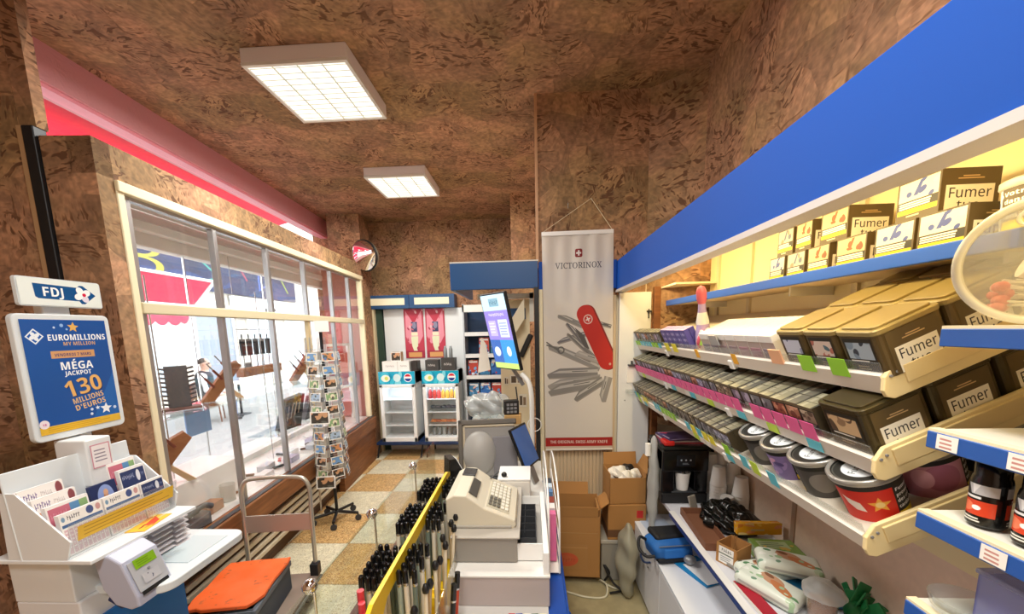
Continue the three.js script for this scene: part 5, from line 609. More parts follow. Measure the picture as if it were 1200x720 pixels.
one('phone_handset', 'black telephone handset hanging on the cream cupboard', 'handset', black, [tf(bb(-0.02, 0.02, -0.09, 0.09, -0.015, 0.015, 0.012), 0, 0, 0, 0, 0, -0.45)], [-0.03, 1.53, -2.8]);
one('paper_cone', 'folded white paper hanging behind the advertising screen', 'paper', print, [tint(ext([[0, 0], [0.09, 0.02], [0.06, 0.2], [0.03, 0.24]], 0.003), '#f0ece2')], [-0.36, 1.36, -2.6]);
// ---------- lottery stand by the window ----------
{
  const wp_ = std(0xe9edf0, 0.35), wp2 = std(0xdde4e8, 0.4);
  const t = thing('lottery_stand', 'white and blue lottery stand with form tray, poster frame and sign', 'lottery stand', [0, 0, 0]);
  part(t, 'column', std(0xe4e6ea, 0.45), bb(-1.62, -1.41, 0, 0.84, -1.36, -1.02, 0.006)); part(t, 'front_panel', std(0x1372c4, 0.4), bb(-1.41, -1.402, 0, 0.76, -1.35, -1.03)); part(t, 'foot', darkGrey, bb(-1.66, -1.34, 0, 0.02, -1.4, -0.98, 0.006)); part(t, 'top_block', wp_, bb(-1.62, -1.42, 0.84, 0.985, -1.36, -1.02, 0.004));
  { const s = new THREE.Shape(); const x0 = -1.6, x1 = -1.185, z0 = 1.08, z1 = 1.43, r = 0.05; s.moveTo(x0, z0); s.lineTo(x1 - r, z0); s.quadraticCurveTo(x1, z0, x1, z0 + r); s.lineTo(x1, z1 - r); s.quadraticCurveTo(x1, z1, x1 - r, z1); s.lineTo(x0, z1); const g = new THREE.ExtrudeGeometry(s, { depth: 0.022, bevelEnabled: true, bevelSize: 0.005, bevelThickness: 0.004, bevelSegments: 2 }); g.rotateX(-Math.PI / 2); g.translate(0, 0.832, 0); part(t, 'writing_ledge', wp2, g); part(t, 'ledge_panel', std(0xc8d6dc, 0.3), bb(-1.36, -1.22, 0.858, 0.861, -1.38, -1.2)); }
  part(t, 'tray_deck', wp_, bb(-1.62, -1.3, 0.99, 1.003, -1.345, -0.985, 0.003));
  { const g = tf(bb(-0.006, 0, 0, 0.27, -1.34, -0.985, 0.02), -1.515, 1.0, 0, 0, 0, 0.06); part(t, 'tray_back', wp2, g); }
  for (const z of [-0.99, -1.336]) { const s = ext([[-1.56, 1.003], [-1.375, 1.003], [-1.355, 1.06], [-1.5, 1.21], [-1.55, 1.21]], 0.005); s.translate(0, 0, z - 0.002); part(t, 'tray_end', wp_, s); }
  part(t, 'front_lip', clearPlastic, tf(bb(-0.0015, 0.0015, 0, 0.11, -1.335, -0.99), -1.372, 1.003, 0, 0, 0, -0.16)); part(t, 'age_notice', print, tf(plane(0.31, 0.046, yellowStrip).rotateY(Math.PI / 2), -1.357, 1.075, -1.165, 0, 0, -0.16));
  part(t, 'mast', wp_, bb(-1.645, -1.612, 0.99, 1.84, -1.3, -1.22, 0.006)); part(t, 'neck', wp_, bb(-1.612, -1.497, 1.15, 1.312, -1.26, -1.18, 0.006)); part(t, 'mast_notice', print, plane(0.062, 0.085, notice).rotateY(Math.PI / 2).translate(-1.4955, 1.25, -1.22));
  const rs = (w, h, r) => { const s = new THREE.Shape(), a = w / 2, b = h / 2; s.moveTo(-a + r, -b); s.lineTo(a - r, -b); s.quadraticCurveTo(a, -b, a, -b + r); s.lineTo(a, b - r); s.quadraticCurveTo(a, b, a - r, b); s.lineTo(-a + r, b); s.quadraticCurveTo(-a, b, -a, b - r); s.lineTo(-a, -b + r); s.quadraticCurveTo(-a, -b, -a + r, -b); return s; };
  const fr = new THREE.ExtrudeGeometry(rs(0.27, 0.41, 0.018), { depth: 0.014, bevelEnabled: true, bevelSize: 0.003, bevelThickness: 0.003, bevelSegments: 2 }); fr.rotateY(Math.PI / 2); fr.translate(-1.604, 1.527, -1.258); const pf = part(t, 'poster_frame', wp2, fr); part(pf, 'poster', printGloss, plane(0.244, 0.376, jackpot).rotateY(Math.PI / 2).translate(-1.5855, 1.529, -1.258));
  const sg = new THREE.ExtrudeGeometry(rs(0.238, 0.092, 0.01), { depth: 0.012, bevelEnabled: false }); sg.rotateY(Math.PI / 2); sg.translate(-1.6, 1.806, -1.266); const sn = part(t, 'sign_board', wp2, sg); part(sn, 'sign_print', printGloss, plane(0.23, 0.086, fdj).rotateY(Math.PI / 2).translate(-1.5865, 1.806, -1.266));
  for (let k = 0; k < 6; k++) for (const [z0, z1, o] of [[-1.2, -1.12, 0], [-1.29, -1.215, 0.012], [-1.36, -1.3, 0]]) part(t, 'slip_shelf', std(0xd4d0d4, 0.4), tf(bb(-0.05, 0.05, 0, 0.006, z0, z1, 0.002), -1.4, 0.872 + k * 0.02 + o, 0, 0, 0, -0.35));
}
{ // forms, one bundle per pocket
  const bund = (x, y, z, v, w, h, label) => one('form_bundle', label, 'form bundle', print, pbox(0.014, h, w, { all: sw('#f2eeee'), px: forms[v] }), [x, y + h / 2, z], [0, 0, 0.1], 'lottery form bundles');
  const rowsF = [[-1.40, 0.13, [[-1.06, 1, 0.115], [-1.18, 1, 0.115], [-1.285, 2, 0.085]]], [-1.432, 0.155, [[-1.055, 3, 0.11]]], [-1.462, 0.18, [[-1.05, 0, 0.11], [-1.28, 2, 0.09]]], [-1.492, 0.208, [[-1.045, 0, 0.11], [-1.275, 3, 0.095]]]];
  const nm = ['front bundle of blue striped forms at the open end of the tray', 'front bundle of blue striped forms in the middle of the tray', 'front bundle of navy forms at the window end of the tray', 'second-tier bundle of pink and blue forms', 'third-tier bundle of orange striped forms', 'third-tier bundle of navy forms at the window end', 'rear bundle of orange striped forms', 'rear bundle of pink and blue forms at the window end']; let q = 0;
  for (const [x, h, l] of rowsF) for (const [z, v, w] of l) bund(x, 1.004, z, v, w, h, nm[q++]);
  one('advert_card', 'dark blue picture card of a hand standing between the form bundles', 'card', print, pbox(0.01, 0.1, 0.08, { all: sw('#1c2c5c'), px: advert }), [-1.445, 1.12, -1.165], [0, 0, 0.1]);
  one('leaflet', 'yellow and red leaflet lying on the white tray deck', 'leaflet', print, pbox(0.06, 0.0015, 0.13, { all: leaflet }), [-1.32, 0.862, -1.15], [0, 0.2, 0]).position.set(-1.35, 1.0045, -1.21);
}
{ // ticket checker
  const t = thing('ticket_checker', 'pale grey ticket checker with a green display hung on the lottery stand', 'ticket checker', [-1.335, 0.912, -1.13]); t.scale.setScalar(0.9);
  const g = ext([[0, 0.075], [0.045, 0.085], [0.085, 0.06], [0.125, -0.06], [0.125, -0.09], [0.1, -0.1], [0.05, -0.085], [0.015, -0.03]], 0.115, 0.006); part(t, 'body', std(0xb9bdd2, 0.4), g); part(t, 'underside', std(0x23376c, 0.45), tf(bb(0, 0.06, -0.02, 0.0, 0.0, 0.115, 0.006), 0.02, -0.06, 0, 0, 0, -0.6));
  const face = (x, y, w, z0, z1, m) => tf(bb(-w / 2, w / 2, 0, 0.003, z0, z1, 0.001), x, y, 0, 0, 0, Math.atan2(-0.12, 0.04));
  part(t, 'face_plate', std(0xb2b4ba, 0.4), face(0.1135, 0.003, 0.11, 0.005, 0.11)); part(t, 'lcd', printGloss, tf(plane(0.075, 0.034, lcd).rotateX(-Math.PI / 2).rotateY(Math.PI / 2), 0.106, 0.042, 0.057, 0, 0, Math.atan2(-0.12, 0.04))); part(t, 'button', midGrey, tf(cyl(0.004, 0.004, 0.004), 0.1165, 0.012, 0.057, 0, 0, -1.25)); part(t, 'symbol_plate', print, tf(plane(0.06, 0.036, slots).rotateX(-Math.PI / 2).rotateY(Math.PI / 2), 0.1245, -0.0135, 0.057, 0, 0, Math.atan2(-0.12, 0.04))); part(t, 'ticket_slot', black, face(0.1315, -0.052, 0.022, 0.01, 0.105));
}
// paper scrap and step behind the stand
one('paper_scrap', 'crumpled printed paper on the floor behind the lottery stand', 'paper', print, [tint(bb(-0.05, 0.05, 0, 0.012, -0.06, 0.06), '#eceae4')], [-1.78, 0.002, -1.2], [0.0, 0.5, 0]);
// ---------- platform trolley with a crate ----------
{
  const t = thing('platform_trolley', 'small platform trolley with a bent silver tube handle', 'trolley', [-1.53, 0, -1.82], 0.12);
  part(t, 'deck', std(0x8c7c70, 0.6), bb(-0.22, 0.22, 0.13, 0.155, -0.34, 0.32, 0.008)); part(t, 'edge_frame', std(0x6c6862, 0.5), bb(-0.23, 0.23, 0.12, 0.135, -0.35, 0.33, 0.004));
  part(t, 'handle', std(0xc9c9bf, 0.3, { metalness: 0.7 }), tube([[-0.2, 0.16, -0.33], [-0.2, 0.55, -0.345], [-0.198, 0.72, -0.35], [-0.17, 0.772, -0.352], [-0.12, 0.785, -0.352], [0.12, 0.785, -0.352], [0.17, 0.772, -0.352], [0.198, 0.72, -0.35], [0.2, 0.55, -0.345], [0.2, 0.16, -0.33]], 0.0125, 90, 12)); part(t, 'handle_panel', std(0xb9b1a8, 0.4, { metalness: 0.4 }), bb(-0.19, 0.19, 0.44, 0.55, -0.352, -0.342, 0.002)); for (const x of [-0.2, 0.2]) part(t, 'hinge', darkMetal, bb(x - 0.025, x + 0.025, 0.15, 0.23, -0.35, -0.30, 0.006));
  for (const [x, z] of [[-0.17, -0.28], [0.17, -0.28], [-0.17, 0.26], [0.17, 0.26]]) { const c = part(t, 'castor', black, cyl(0.045, 0.045, 0.025, x, 0.046, z, 20, 0, Math.PI / 2)); part(c, 'fork', alu, bb(x - 0.02, x + 0.02, 0.05, 0.12, z - 0.02, z + 0.02)); }
}
{
  const t = thing('parcel_crate', 'dark grey folding crate standing on the trolley', 'crate', [-1.555, 0.157, -1.8], 0.2); const w = 0.155, d = 0.2, h = 0.17; const m = std(0x3c4854, 0.6);
  for (const s of [-1, 1]) { part(t, 'wall', m, bb(s * w - 0.006, s * w + 0.006, 0, h, -d, d, 0.003)); part(t, 'end_wall', m, bb(-w, w, 0, h, s * d - 0.006, s * d + 0.006, 0.003)); part(t, 'rim', std(0x5a6672, 0.5), bb(s * w - 0.012, s * w + 0.012, h - 0.03, h, -d - 0.012, d + 0.012, 0.004)); } part(t, 'floor', m, bb(-w, w, 0, 0.008, -d, d)); part(t, 'end_rim', std(0x5a6672, 0.5), bb(-w, w, h - 0.03, h, d - 0.012, d + 0.012, 0.004));
}
{ const s = new THREE.Shape(); const pts = [[-0.15, -0.2], [-0.02, -0.205], [0.15, -0.195], [0.165, -0.2], [0.17, -0.15], [0.16, 0.0], [0.165, 0.12], [0.15, 0.15], [0.14, 0.17], [0.12, 0.195], [-0.08, 0.19], [-0.11, 0.175], [-0.15, 0.18], [-0.165, 0.1], [-0.155, 0.0], [-0.16, -0.12]]; pts.forEach((p, i) => (i ? s.lineTo(...p) : s.moveTo(...p))); const g = new THREE.ExtrudeGeometry(s, { depth: 0.014, bevelEnabled: true, bevelSize: 0.004, bevelThickness: 0.003, bevelSegments: 1 }); g.rotateX(Math.PI / 2); g.translate(0, 0.02, 0);
  const om = std(0xffffff, 0.55, { map: dataTex(256, (u, v) => { const n = fbm(u, v, 5, 901, 4), sc = sm(0.62, 0.7, fbm(u, v, 12, 931, 3)), wch = sm(0.74, 0.78, fbm(u, v, 16, 955, 2)); return [0, 1, 2].map((k) => clamp(lerp(lerp([244, 98, 28][k], [240, 120, 70][k], n), lerp([150, 84, 60][k], 240, wch), Math.max(sc * 0.5, wch)), 0, 255)); }, true, 3) });
  one('orange_cover', 'bright orange scuffed plastic sheet covering the grey crate', 'cover', om, metric(g), [-1.555, 0.331, -1.8], [0, 0.2, 0]); }
// ---------- postcard spinner ----------
{
  const [x, , z] = LP(3.28, 0, 1.47), t = thing('postcard_spinner', 'tall wire postcard spinner with black star foot by the display window', 'postcard rack', [x, 0, z], 0.3);
  for (let k = 0; k < 5; k++) { const a = k * 1.2566 + 0.3, c = Math.cos(a) * 0.19, s = Math.sin(a) * 0.19; const l = part(t, 'foot_arm', black, rod([0, 0.085, 0], [c, 0.07, s], 0.013)); part(l, 'castor', darkGrey, tf(new THREE.CylinderGeometry(0.026, 0.026, 0.016, 16), c, 0.0275, s, Math.PI / 2, a)); part(l, 'castor_stem', black, rod([c, 0.03, s], [c, 0.07, s], 0.006)); }
  part(t, 'pole', darkMetal, rod([0, 0.08, 0], [0, 1.7, 0], 0.013)); part(t, 'side_strut', std(0xc8bca8, 0.4), rod([-0.13, 0.1, -0.02], [-0.13, 1.62, -0.02], 0.007));
  const wire = std(0xa0a8b0, 0.35, { metalness: 0.7 });
  for (let f = 0; f < 6; f++) { const a = f * 1.0472, cx = Math.cos(a) * 0.105, cz = Math.sin(a) * 0.105, tx = -Math.sin(a), tz = Math.cos(a); const w = 0.055; const vs = []; for (const q of [-w, w]) vs.push(rod([cx + tx * q, 0.4, cz + tz * q], [cx + tx * q, 1.62, cz + tz * q], 0.0022, 5)); const p = part(t, 'wire_panel', wire, ...vs.slice(0, 1)); part(p, 'wire', wire, vs[1]); for (let j = 0; j < 11; j++) part(p, 'pocket_wire', wire, rod([cx * 1.25 + tx * w, 0.42 + j * 0.11, cz * 1.25 + tz * w], [cx * 1.25 - tx * w, 0.42 + j * 0.11, cz * 1.25 - tz * w], 0.002, 5)); }
  part(t, 'top_sign', print, pbox(0.11, 0.09, 0.004, { all: sw('#eef0f0') }).translate(0.02, 1.71, 0.04));
  const g = {}; for (let f = 0; f < 6; f++) for (let j = 0; j < 10; j++) { const a = f * 1.0472, v = (f * 3 + j * 2 + (j > 5)) % 5, geo = g[v] ??= pbox(0.1, 0.072, 0.003, { all: postcards[v], nz: sw('#f0eee8') }); const lx = Math.cos(a) * 0.122, lz = Math.sin(a) * 0.122, o = one('postcard', ['postcard with a sea view', 'postcard with a green landscape', 'postcard with an ochre town view', 'postcard with a dark brown picture', 'postcard with a pale sky view'][v] + ' in the wire spinner', 'postcard', print, geo, [0, 0, 0], [0, 0, 0], ['sea', 'green', 'ochre', 'brown', 'sky'][v] + ' postcards in the spinner'); const r = 0.3; o.position.set(x + lx * Math.cos(r) + lz * Math.sin(r), 0.472 + j * 0.11, z - lx * Math.sin(r) + lz * Math.cos(r)); o.rotation.set(0, Math.PI / 2 - a + r, 0); o.rotation.order = 'YXZ'; o.rotation.x = -0.16; }
  for (const [yy, lab] of [[0.97, 'white framed dark photo clipped to the middle of the spinner'], [0.42, 'white framed photo clipped at the foot of the spinner']]) { const o = one('framed_photo', lab, 'photo', print, pbox(0.15, 0.105, 0.006, { all: sw('#f4f2ee'), pz: postcards[3] }), [x + 0.02, yy, z + 0.165], [-0.08, 0.2, 0]); }
}
// ---------- round convex mirror high in the corner ----------
{
  const t = thing('convex_mirror', 'round convex security mirror with a black rim high in the corner', 'mirror', [-1.985, 2.575, -4.74]); t.rotation.order = 'YXZ'; t.rotation.set(0.2, -0.3, 0);
  const g = new THREE.SphereGeometry(0.36, 40, 20, 0, Math.PI * 2, 0, 0.5); g.rotateX(Math.PI / 2); g.translate(0, 0, -0.316); part(t, 'mirror_glass', std(0xf4f4f4, 0.03, { metalness: 1 }), g.translate(0, 0, 0.02)); part(t, 'rim', black, new THREE.TorusGeometry(0.175, 0.012, 12, 48)); part(t, 'back_shell', std(0xb0a896, 0.5), lathe([[0.175, 0], [0.17, 0.05], [0.08, 0.09], [0.001, 0.1]], 36).rotateX(-Math.PI / 2)); part(t, 'wall_bracket', midGrey, rod([0, 0, -0.09], [-0.03, 0.02, -0.16], 0.012));
}
// ---------- back wall unit, coolers ----------
{
  const t = thing('display_unit', 'blue topped wall unit with two cream light panels behind the coolers', 'wall unit', [0, 0, 0]);
  part(t, 'header', std(0x27507e, 0.45), bb(-2.18, -0.98, 1.955, 2.13, -5.26, -5.08, 0.004)); part(t, 'header_split', navy, bb(-1.585, -1.575, 1.955, 2.13, -5.083, -5.076));
  for (const [a, b] of [[-2.1, -1.64], [-1.51, -1.05]]) part(t, 'cream_panel', std(0xf6f0d2, 0.5), bb(a, b, 2.0, 2.09, -5.082, -5.074, 0.002));
  for (const [a, b] of [[-1.98, -1.7], [-1.7, -1.2], [-1.2, -0.86]]) part(t, 'back_panel', std(0xe9eef0, 0.4), bb(a + 0.003, b - 0.003, 0.2, 1.955, -5.25, -5.2)); part(t, 'side_post', std(0xd8cba8, 0.5), bb(-2.16, -2.07, 0, 1.955, -5.24, -5.1)); part(t, 'dark_reveal', std(0x2c4438, 0.6), bb(-2.07, -1.99, 0.0, 1.955, -5.24, -5.16));
}
for (let i = 0; i < 2; i++) one('red_poster', i ? 'red and pink festive poster beside the blue shelving' : 'red and pink festive poster beside the corner post', 'poster', print, pbox(0.262, 0.66, 0.008, { all: sw('#a83048'), pz: redPoster }), [-1.565 + i * 0.29, 1.62, -5.19], [0, 0, 0], 'festive posters');
{ const t = thing('cooler_bench', 'low dark bench carrying the two drinks coolers', 'bench', [0, 0, 0]); part(t, 'top', navy, bb(-2.05, -0.85, 0.17, 0.205, -5.19, -4.83, 0.004)); for (const x of [-2.02, -1.44, -1.36, -0.88]) { part(t, 'leg', darkMetal, rod([x, 0.17, -4.86], [x - 0.02, 0, -4.82], 0.012)); part(t, 'leg', darkMetal, rod([x, 0.17, -5.18], [x, 0, -5.18], 0.012)); } part(t, 'kick_strip', white, bb(-2.05, -0.85, 0.0, 0.06, -5.195, -5.18)); }
function cooler(x, label, fill_) {
  const t = thing('drinks_cooler', label, 'drinks cooler', [x, 0.207, -5.02]), w = 0.235, h = 0.935, f = 0.17, e = 0.025; const wm = std(0xeff3f4, 0.3);
  for (const s of [-1, 1]) part(t, 'side', wm, bb(s * w - (s > 0 ? e : 0), s * w + (s > 0 ? 0 : e), 0, h, -f, f - 0.03)); part(t, 'back', wm, bb(-w, w, 0, h, -f, -f + e)); part(t, 'top', wm, bb(-w, w, h - 0.16, h, -f, f - 0.03)); part(t, 'base', wm, bb(-w, w, 0, 0.06, -f, f - 0.03));
  part(t, 'header_panel', printGloss, pbox(2 * w + 0.01, 0.165, 0.02, { all: sw('#d4eaf0'), pz: coolerHead }).translate(0, h - 0.082, f - 0.02));
  const d = part(t, 'door', wm, bb(-w, -w + 0.045, 0.0, h - 0.17, f - 0.03, f, 0.006)); part(d, 'stile', wm, bb(w - 0.045, w, 0.0, h - 0.17, f - 0.03, f, 0.006)); part(d, 'rail', wm, bb(-w, w, 0, 0.06, f - 0.03, f, 0.006)); part(d, 'rail', wm, bb(-w, w, h - 0.21, h - 0.17, f - 0.03, f, 0.006)); part(d, 'glass', glass, bb(-w + 0.045, w - 0.045, 0.06, h - 0.21, f - 0.017, f - 0.013));
  for (let k = 0; k < 3; k++) part(t, 'wire_shelf', std(0xe6eaea, 0.4), bb(-w + e, w - e, 0.2 + k * 0.175, 0.206 + k * 0.175, -f + e, f - 0.06)); part(t, 'inner_lamp', std(0xffffff, 0.4, { emissive: 0xeef6ff, emissiveIntensity: 2 }), bb(-w + 0.04, w - 0.04, h - 0.2, h - 0.185, f - 0.075, f - 0.055)); const L = new THREE.RectAreaLight(0xe4f2ff, 13, 2 * w - 0.08, 0.02); L.position.set(0, h - 0.203, f - 0.065); L.rotation.x = -Math.PI / 2; t.add(L);
}
cooler(-1.735, 'white glass-door drinks cooler, empty shelves, by the window corner'); cooler(-1.165, 'white glass-door drinks cooler stocked with bottles and snacks');
{ const bt = lathe([[0.001, 0], [0.024, 0], [0.027, 0.01], [0.027, 0.08], [0.012, 0.115], [0.011, 0.13], [0.001, 0.131]], 14), cols = [[0xb83038, 'red'], [0xc04038, 'red'], [0xd04848, 'red'], [0xd8a040, 'amber'], [0xe0b448, 'amber'], [0xd89838, 'amber'], [0xe8c860, 'amber']];
  cols.forEach(([c, n], i) => { const t = thing('drink_bottle', n + ' drink bottle on the top cooler shelf', 'bottle', [-1.165 - 0.17 + i * 0.057, 0.207 + 0.557, -4.98], 0, n + ' bottles in the cooler'); const o = new THREE.Mesh(bt, phys({ color: c, roughness: 0.15, clearcoat: 0.5 })); o.name = 'body'; t.add(o); part(t, 'cap', std(0xe8e0d0, 0.4), cyl(0.012, 0.012, 0.014, 0, 0.133, 0, 12)); });
  for (let i = 0; i < 5; i++) { const g = new THREE.SphereGeometry(0.045, 14, 10); one('snack_bag', 'dark crinkled snack bag on the second cooler shelf', 'snack bag', std(pick([0x4c4c58, 0x5c5460, 0x3c4450]), 0.35), crumple(g.scale(1, 1, 0.6), 0.006, 70, i).translate(0, 0.045, 0), [-1.3 + i * 0.068, 0.207 + 0.382, -4.97], [0, 0, 0], 'dark snack bags'); }
  for (let i = 0; i < 5; i++) { const g = new THREE.SphereGeometry(0.045, 14, 10); one('snack_bag', 'orange brown snack bag heaped on the third cooler shelf', 'snack bag', std(pick([0xb8683a, 0xa85c38, 0xc87c48]), 0.4), crumple(g.scale(1.1, 0.8, 0.7), 0.006, 70, i).translate(0, 0.036, 0), [-1.3 + i * 0.068, 0.207 + 0.207, -4.97], [0, 0, 0], 'orange snack bags'); }
  for (let i = 0; i < 5; i++) one('drink_can', 'grey drink can standing on the cooler floor', 'can', std(pick([0x8c949c, 0xa8b0b4, 0x6c747c]), 0.3, { metalness: 0.5 }), [lathe([[0.001, 0], [0.022, 0], [0.027, 0.006], [0.027, 0.1], [0.022, 0.108], [0.001, 0.108]], 16)], [-1.3 + i * 0.068, 0.268, -4.97], [0, 0, 0], 'cans in the cooler'); }
[[-1.82, 0.2, 0.13, whiteBox, '#f0eeea', 'white carton with grey lettering on the empty cooler, corner side'], [-1.64, 0.15, 0.13, whiteBox, '#f0eeea', 'white carton with grey lettering on the empty cooler, right half'], [-1.5, 0.085, 0.13, sw('#2c2622'), '#2c2622', 'narrow black carton between the white and grey cartons'], [-1.27, 0.17, 0.14, darkBox, '#3c3b3a', 'charcoal carton with white lettering on the stocked cooler'], [-1.06, 0.18, 0.16, darkBox, '#3c3b3a', 'charcoal carton next to the blue shelving']].forEach(([x, w, h, f, c, l]) => one('cooler_carton', l, 'carton', print, pbox(w, h, 0.14, { all: sw(c), pz: f }), [x, 1.143 + h / 2, -4.95], [0, 0, 0], 'cartons on the coolers'));
one('small_picture_box', 'small brown patterned box on top of the white cartons', 'box', print, pbox(0.13, 0.12, 0.1, { all: sw('#a89478'), pz: postcards[3] }), [-1.74, 1.143 + 0.13 + 0.06, -4.95]);
for (let i = 0; i < 2; i++) one('deodorant_can', i ? 'slim grey can standing on the charcoal carton, outer one' : 'slim grey can standing on the charcoal carton, inner one', 'can', std(0x9aa4aa, 0.35, { metalness: 0.4 }), [lathe([[0.001, 0], [0.024, 0], [0.024, 0.11], [0.016, 0.13], [0.016, 0.15], [0.001, 0.151]], 16)], [-1.1 + i * 0.07, 1.304, -4.95]);
// blue shelving with toys
{
  const t = thing('blue_shelving', 'dark blue shelving with white shelf edges right of the coolers', 'shelving', [0, 0, 0]); const bl_ = std(0x23466e, 0.5);
  part(t, 'back', bl_, bb(-0.86, -0.32, 0.2, 1.98, -5.25, -5.22)); for (const x of [-0.86, -0.34]) part(t, 'upright', std(0xb8c0c8, 0.5), bb(x, x + 0.02, 0.1, 1.98, -5.22, -4.95)); part(t, 'header', std(0xe6ece8, 0.45), bb(-0.86, -0.32, 1.88, 1.97, -5.0, -4.95)); for (const y of [1.62, 1.34, 1.06, 0.78, 0.4]) { part(t, 'shelf', bl_, bb(-0.86, -0.32, y - 0.02, y, -5.22, -4.97)); part(t, 'shelf_edge', std(0xe4e8ea, 0.4), bb(-0.86, -0.32, y - 0.045, y + 0.005, -4.97, -4.955)); }
}
[[1.34, 0.24, 1], [1.06, 0.23, 0], [0.78, 0.2, 0]].forEach(([y, h], r) => { for (let i = 0; i < 3; i++) { if (r === 0 && i === 0) continue; one('toy_pack', ['blue', 'red', 'teal'][(i + r) % 3] + ' blister toy pack on the ' + ['upper', 'middle', 'lower'][r] + ' blue shelf', 'toy', print, pbox(0.13, h * 0.85, 0.06, { all: sw('#d8dce4'), pz: toy[(i + r) % 3] }), [-0.75 + i * 0.15, y + 0.006 + h * 0.425, -5.03], [0, 0, 0], 'blister toys'); } });
// ---------- goods in the display window ----------
const oL = (name, label, cat, m, gs, s, y, D, group) => { const o = one(name, label, cat, m, gs, LP(s, y, D), [0, PHI, 0], group); return o; };
const tL = (name, label, cat, s, y, D, turn = 0, group) => thing(name, label, cat, LP(s, y, D), PHI + turn, group);
{ const blockBrown = std(0x9c6842, 0.5), pale = std(0xd0b48c, 0.5);
  const rest = (s, y, D, k, turn, label) => { const t = tL('knife_display_block', label, 'display block', s, y, D, turn, 'knife display blocks'); const b = ext([[-0.13 * k, 0], [-0.05 * k, 0], [0.16 * k, 0.27 * k], [0.13 * k, 0.31 * k], [0.07 * k, 0.28 * k]], 0.05, 0.004); part(t, 'board', blockBrown, b); part(t, 'strut', pale, ext([[0.02 * k, 0.12 * k], [0.05 * k, 0.12 * k], [0.16 * k, 0], [0.12 * k, 0]], 0.03, 0.002).translate(0, 0, 0.01)); for (let i = 0; i < 3; i++) { const kn = part(t, 'pocket_knife', std(0x7c3c30, 0.4), tf(bb(-0.008, 0.008, 0, 0.1 * k, -0.006, 0.006, 0.004), (-0.04 + i * 0.06) * k, (0.11 + i * 0.06) * k, 0.058, 0, 0, 0.6)); part(kn, 'blade', steel, tf(bb(-0.004, 0.004, 0, 0.07 * k, -0.001, 0.001), (-0.04 + i * 0.06) * k - 0.055 * k, (0.11 + i * 0.06) * k + 0.08 * k, 0.058, 0, 0, 0.6)); } };
  rest(2.2, 0.801, 1.97, 0.95, -0.75, 'large brown slanted knife block standing on the white riser'); rest(2.76, 1.205, 1.98, 0.85, -0.75, 'brown slanted knife block on the glass shelf beside the peg tower'); rest(3.86, 1.205, 1.97, 0.8, -0.7, 'smaller brown slanted knife block further along the glass shelf'); }
{ const t = tL('knife_peg_tower', 'dark grey upright display tower with knife handles on both edges', 'display tower', 2.42, 1.205, 1.98, -0.75); part(t, 'base', std(0x7c5c58, 0.5), bb(-0.1, 0.1, 0, 0.014, -0.05, 0.05, 0.003)); part(t, 'panel', std(0x5c646c, 0.5), bb(-0.055, 0.055, 0.014, 0.27, -0.012, 0.012, 0.004)); for (let k = 0; k < 9; k++) for (const s of [-1, 1]) part(t, 'knife_handle', std(0x3c4048, 0.35), rod([s * 0.05, 0.035 + k * 0.027, 0.01], [s * 0.085, 0.043 + k * 0.027, 0.01], 0.006)); }
for (let i = 0; i < 6; i++) { const t = tL('sheath_knife', 'black sheath knife hanging in the row over the wooden ledge', 'knife', 3.17 + i * 0.085, 1.49, 2.05, 0, 'hanging sheath knives'); part(t, 'sheath', black, ext([[-0.022, 0], [0.022, 0], [0.026, 0.13], [-0.026, 0.13]], 0.012, 0.002)); part(t, 'blade', steel, bb(-0.008, 0.008, -0.12, 0, 0.003, 0.006)); part(t, 'loop', black, bb(-0.006, 0.006, 0.13, 0.17, 0.004, 0.008)); }
{ const t = tL('knife_ledge', 'long brown wooden ledge hung under the row of sheath knives', 'ledge', 3.38, 1.32, 2.05); part(t, 'board', std(0xa06c40, 0.5), bb(-0.27, 0.27, 0, 0.07, -0.03, 0.03, 0.004)); part(t, 'tag', midGrey, bb(-0.2, -0.12, 0.07, 0.11, -0.002, 0.002)); for (const x of [-0.25, 0.25]) part(t, 'hanger', steel, rod([x, 0.07, 0], [x, 0.93, 0], 0.002)); part(t, 'top_rail', steel, rod([-0.27, 0.38, 0], [0.27, 0.38, 0], 0.004)); }
{ const t = tL('slanted_case', 'black slanted display case with knives near the middle mullion', 'display case', 3.5, 0.804, 1.95, -0.6); part(t, 'case', black, ext([[-0.1, 0], [0.08, 0.02], [0.14, 0.3], [-0.02, 0.26]], 0.09, 0.004)); for (let k = 0; k < 4; k++) part(t, 'knife', steel, tf(bb(-0.004, 0.004, 0, 0.13, 0.094, 0.098), -0.04 + k * 0.035, 0.08 + k * 0.02, 0, 0, 0, -0.25)); }
{ const t = tL('slanted_case', 'black slanted display case on the lower glass shelf near the far panes', 'display case', 3.95, 0.804, 1.95, -0.6); part(t, 'case', darkGrey, ext([[-0.1, 0], [0.08, 0.02], [0.14, 0.26], [-0.02, 0.22]], 0.08, 0.004)); for (let k = 0; k < 3; k++) part(t, 'knife', steel, tf(bb(-0.004, 0.004, 0, 0.12, 0.084, 0.088), -0.03 + k * 0.035, 0.07 + k * 0.02, 0, 0, 0, -0.25)); }
oL('blue_picture', 'pale blue picture board hanging in the display window', 'picture', std(0x7ca4d4, 0.5), [bb(-0.11, 0.11, 0, 0.2, -0.006, 0.006, 0.003)], 2.72, 0.97, 2.12);
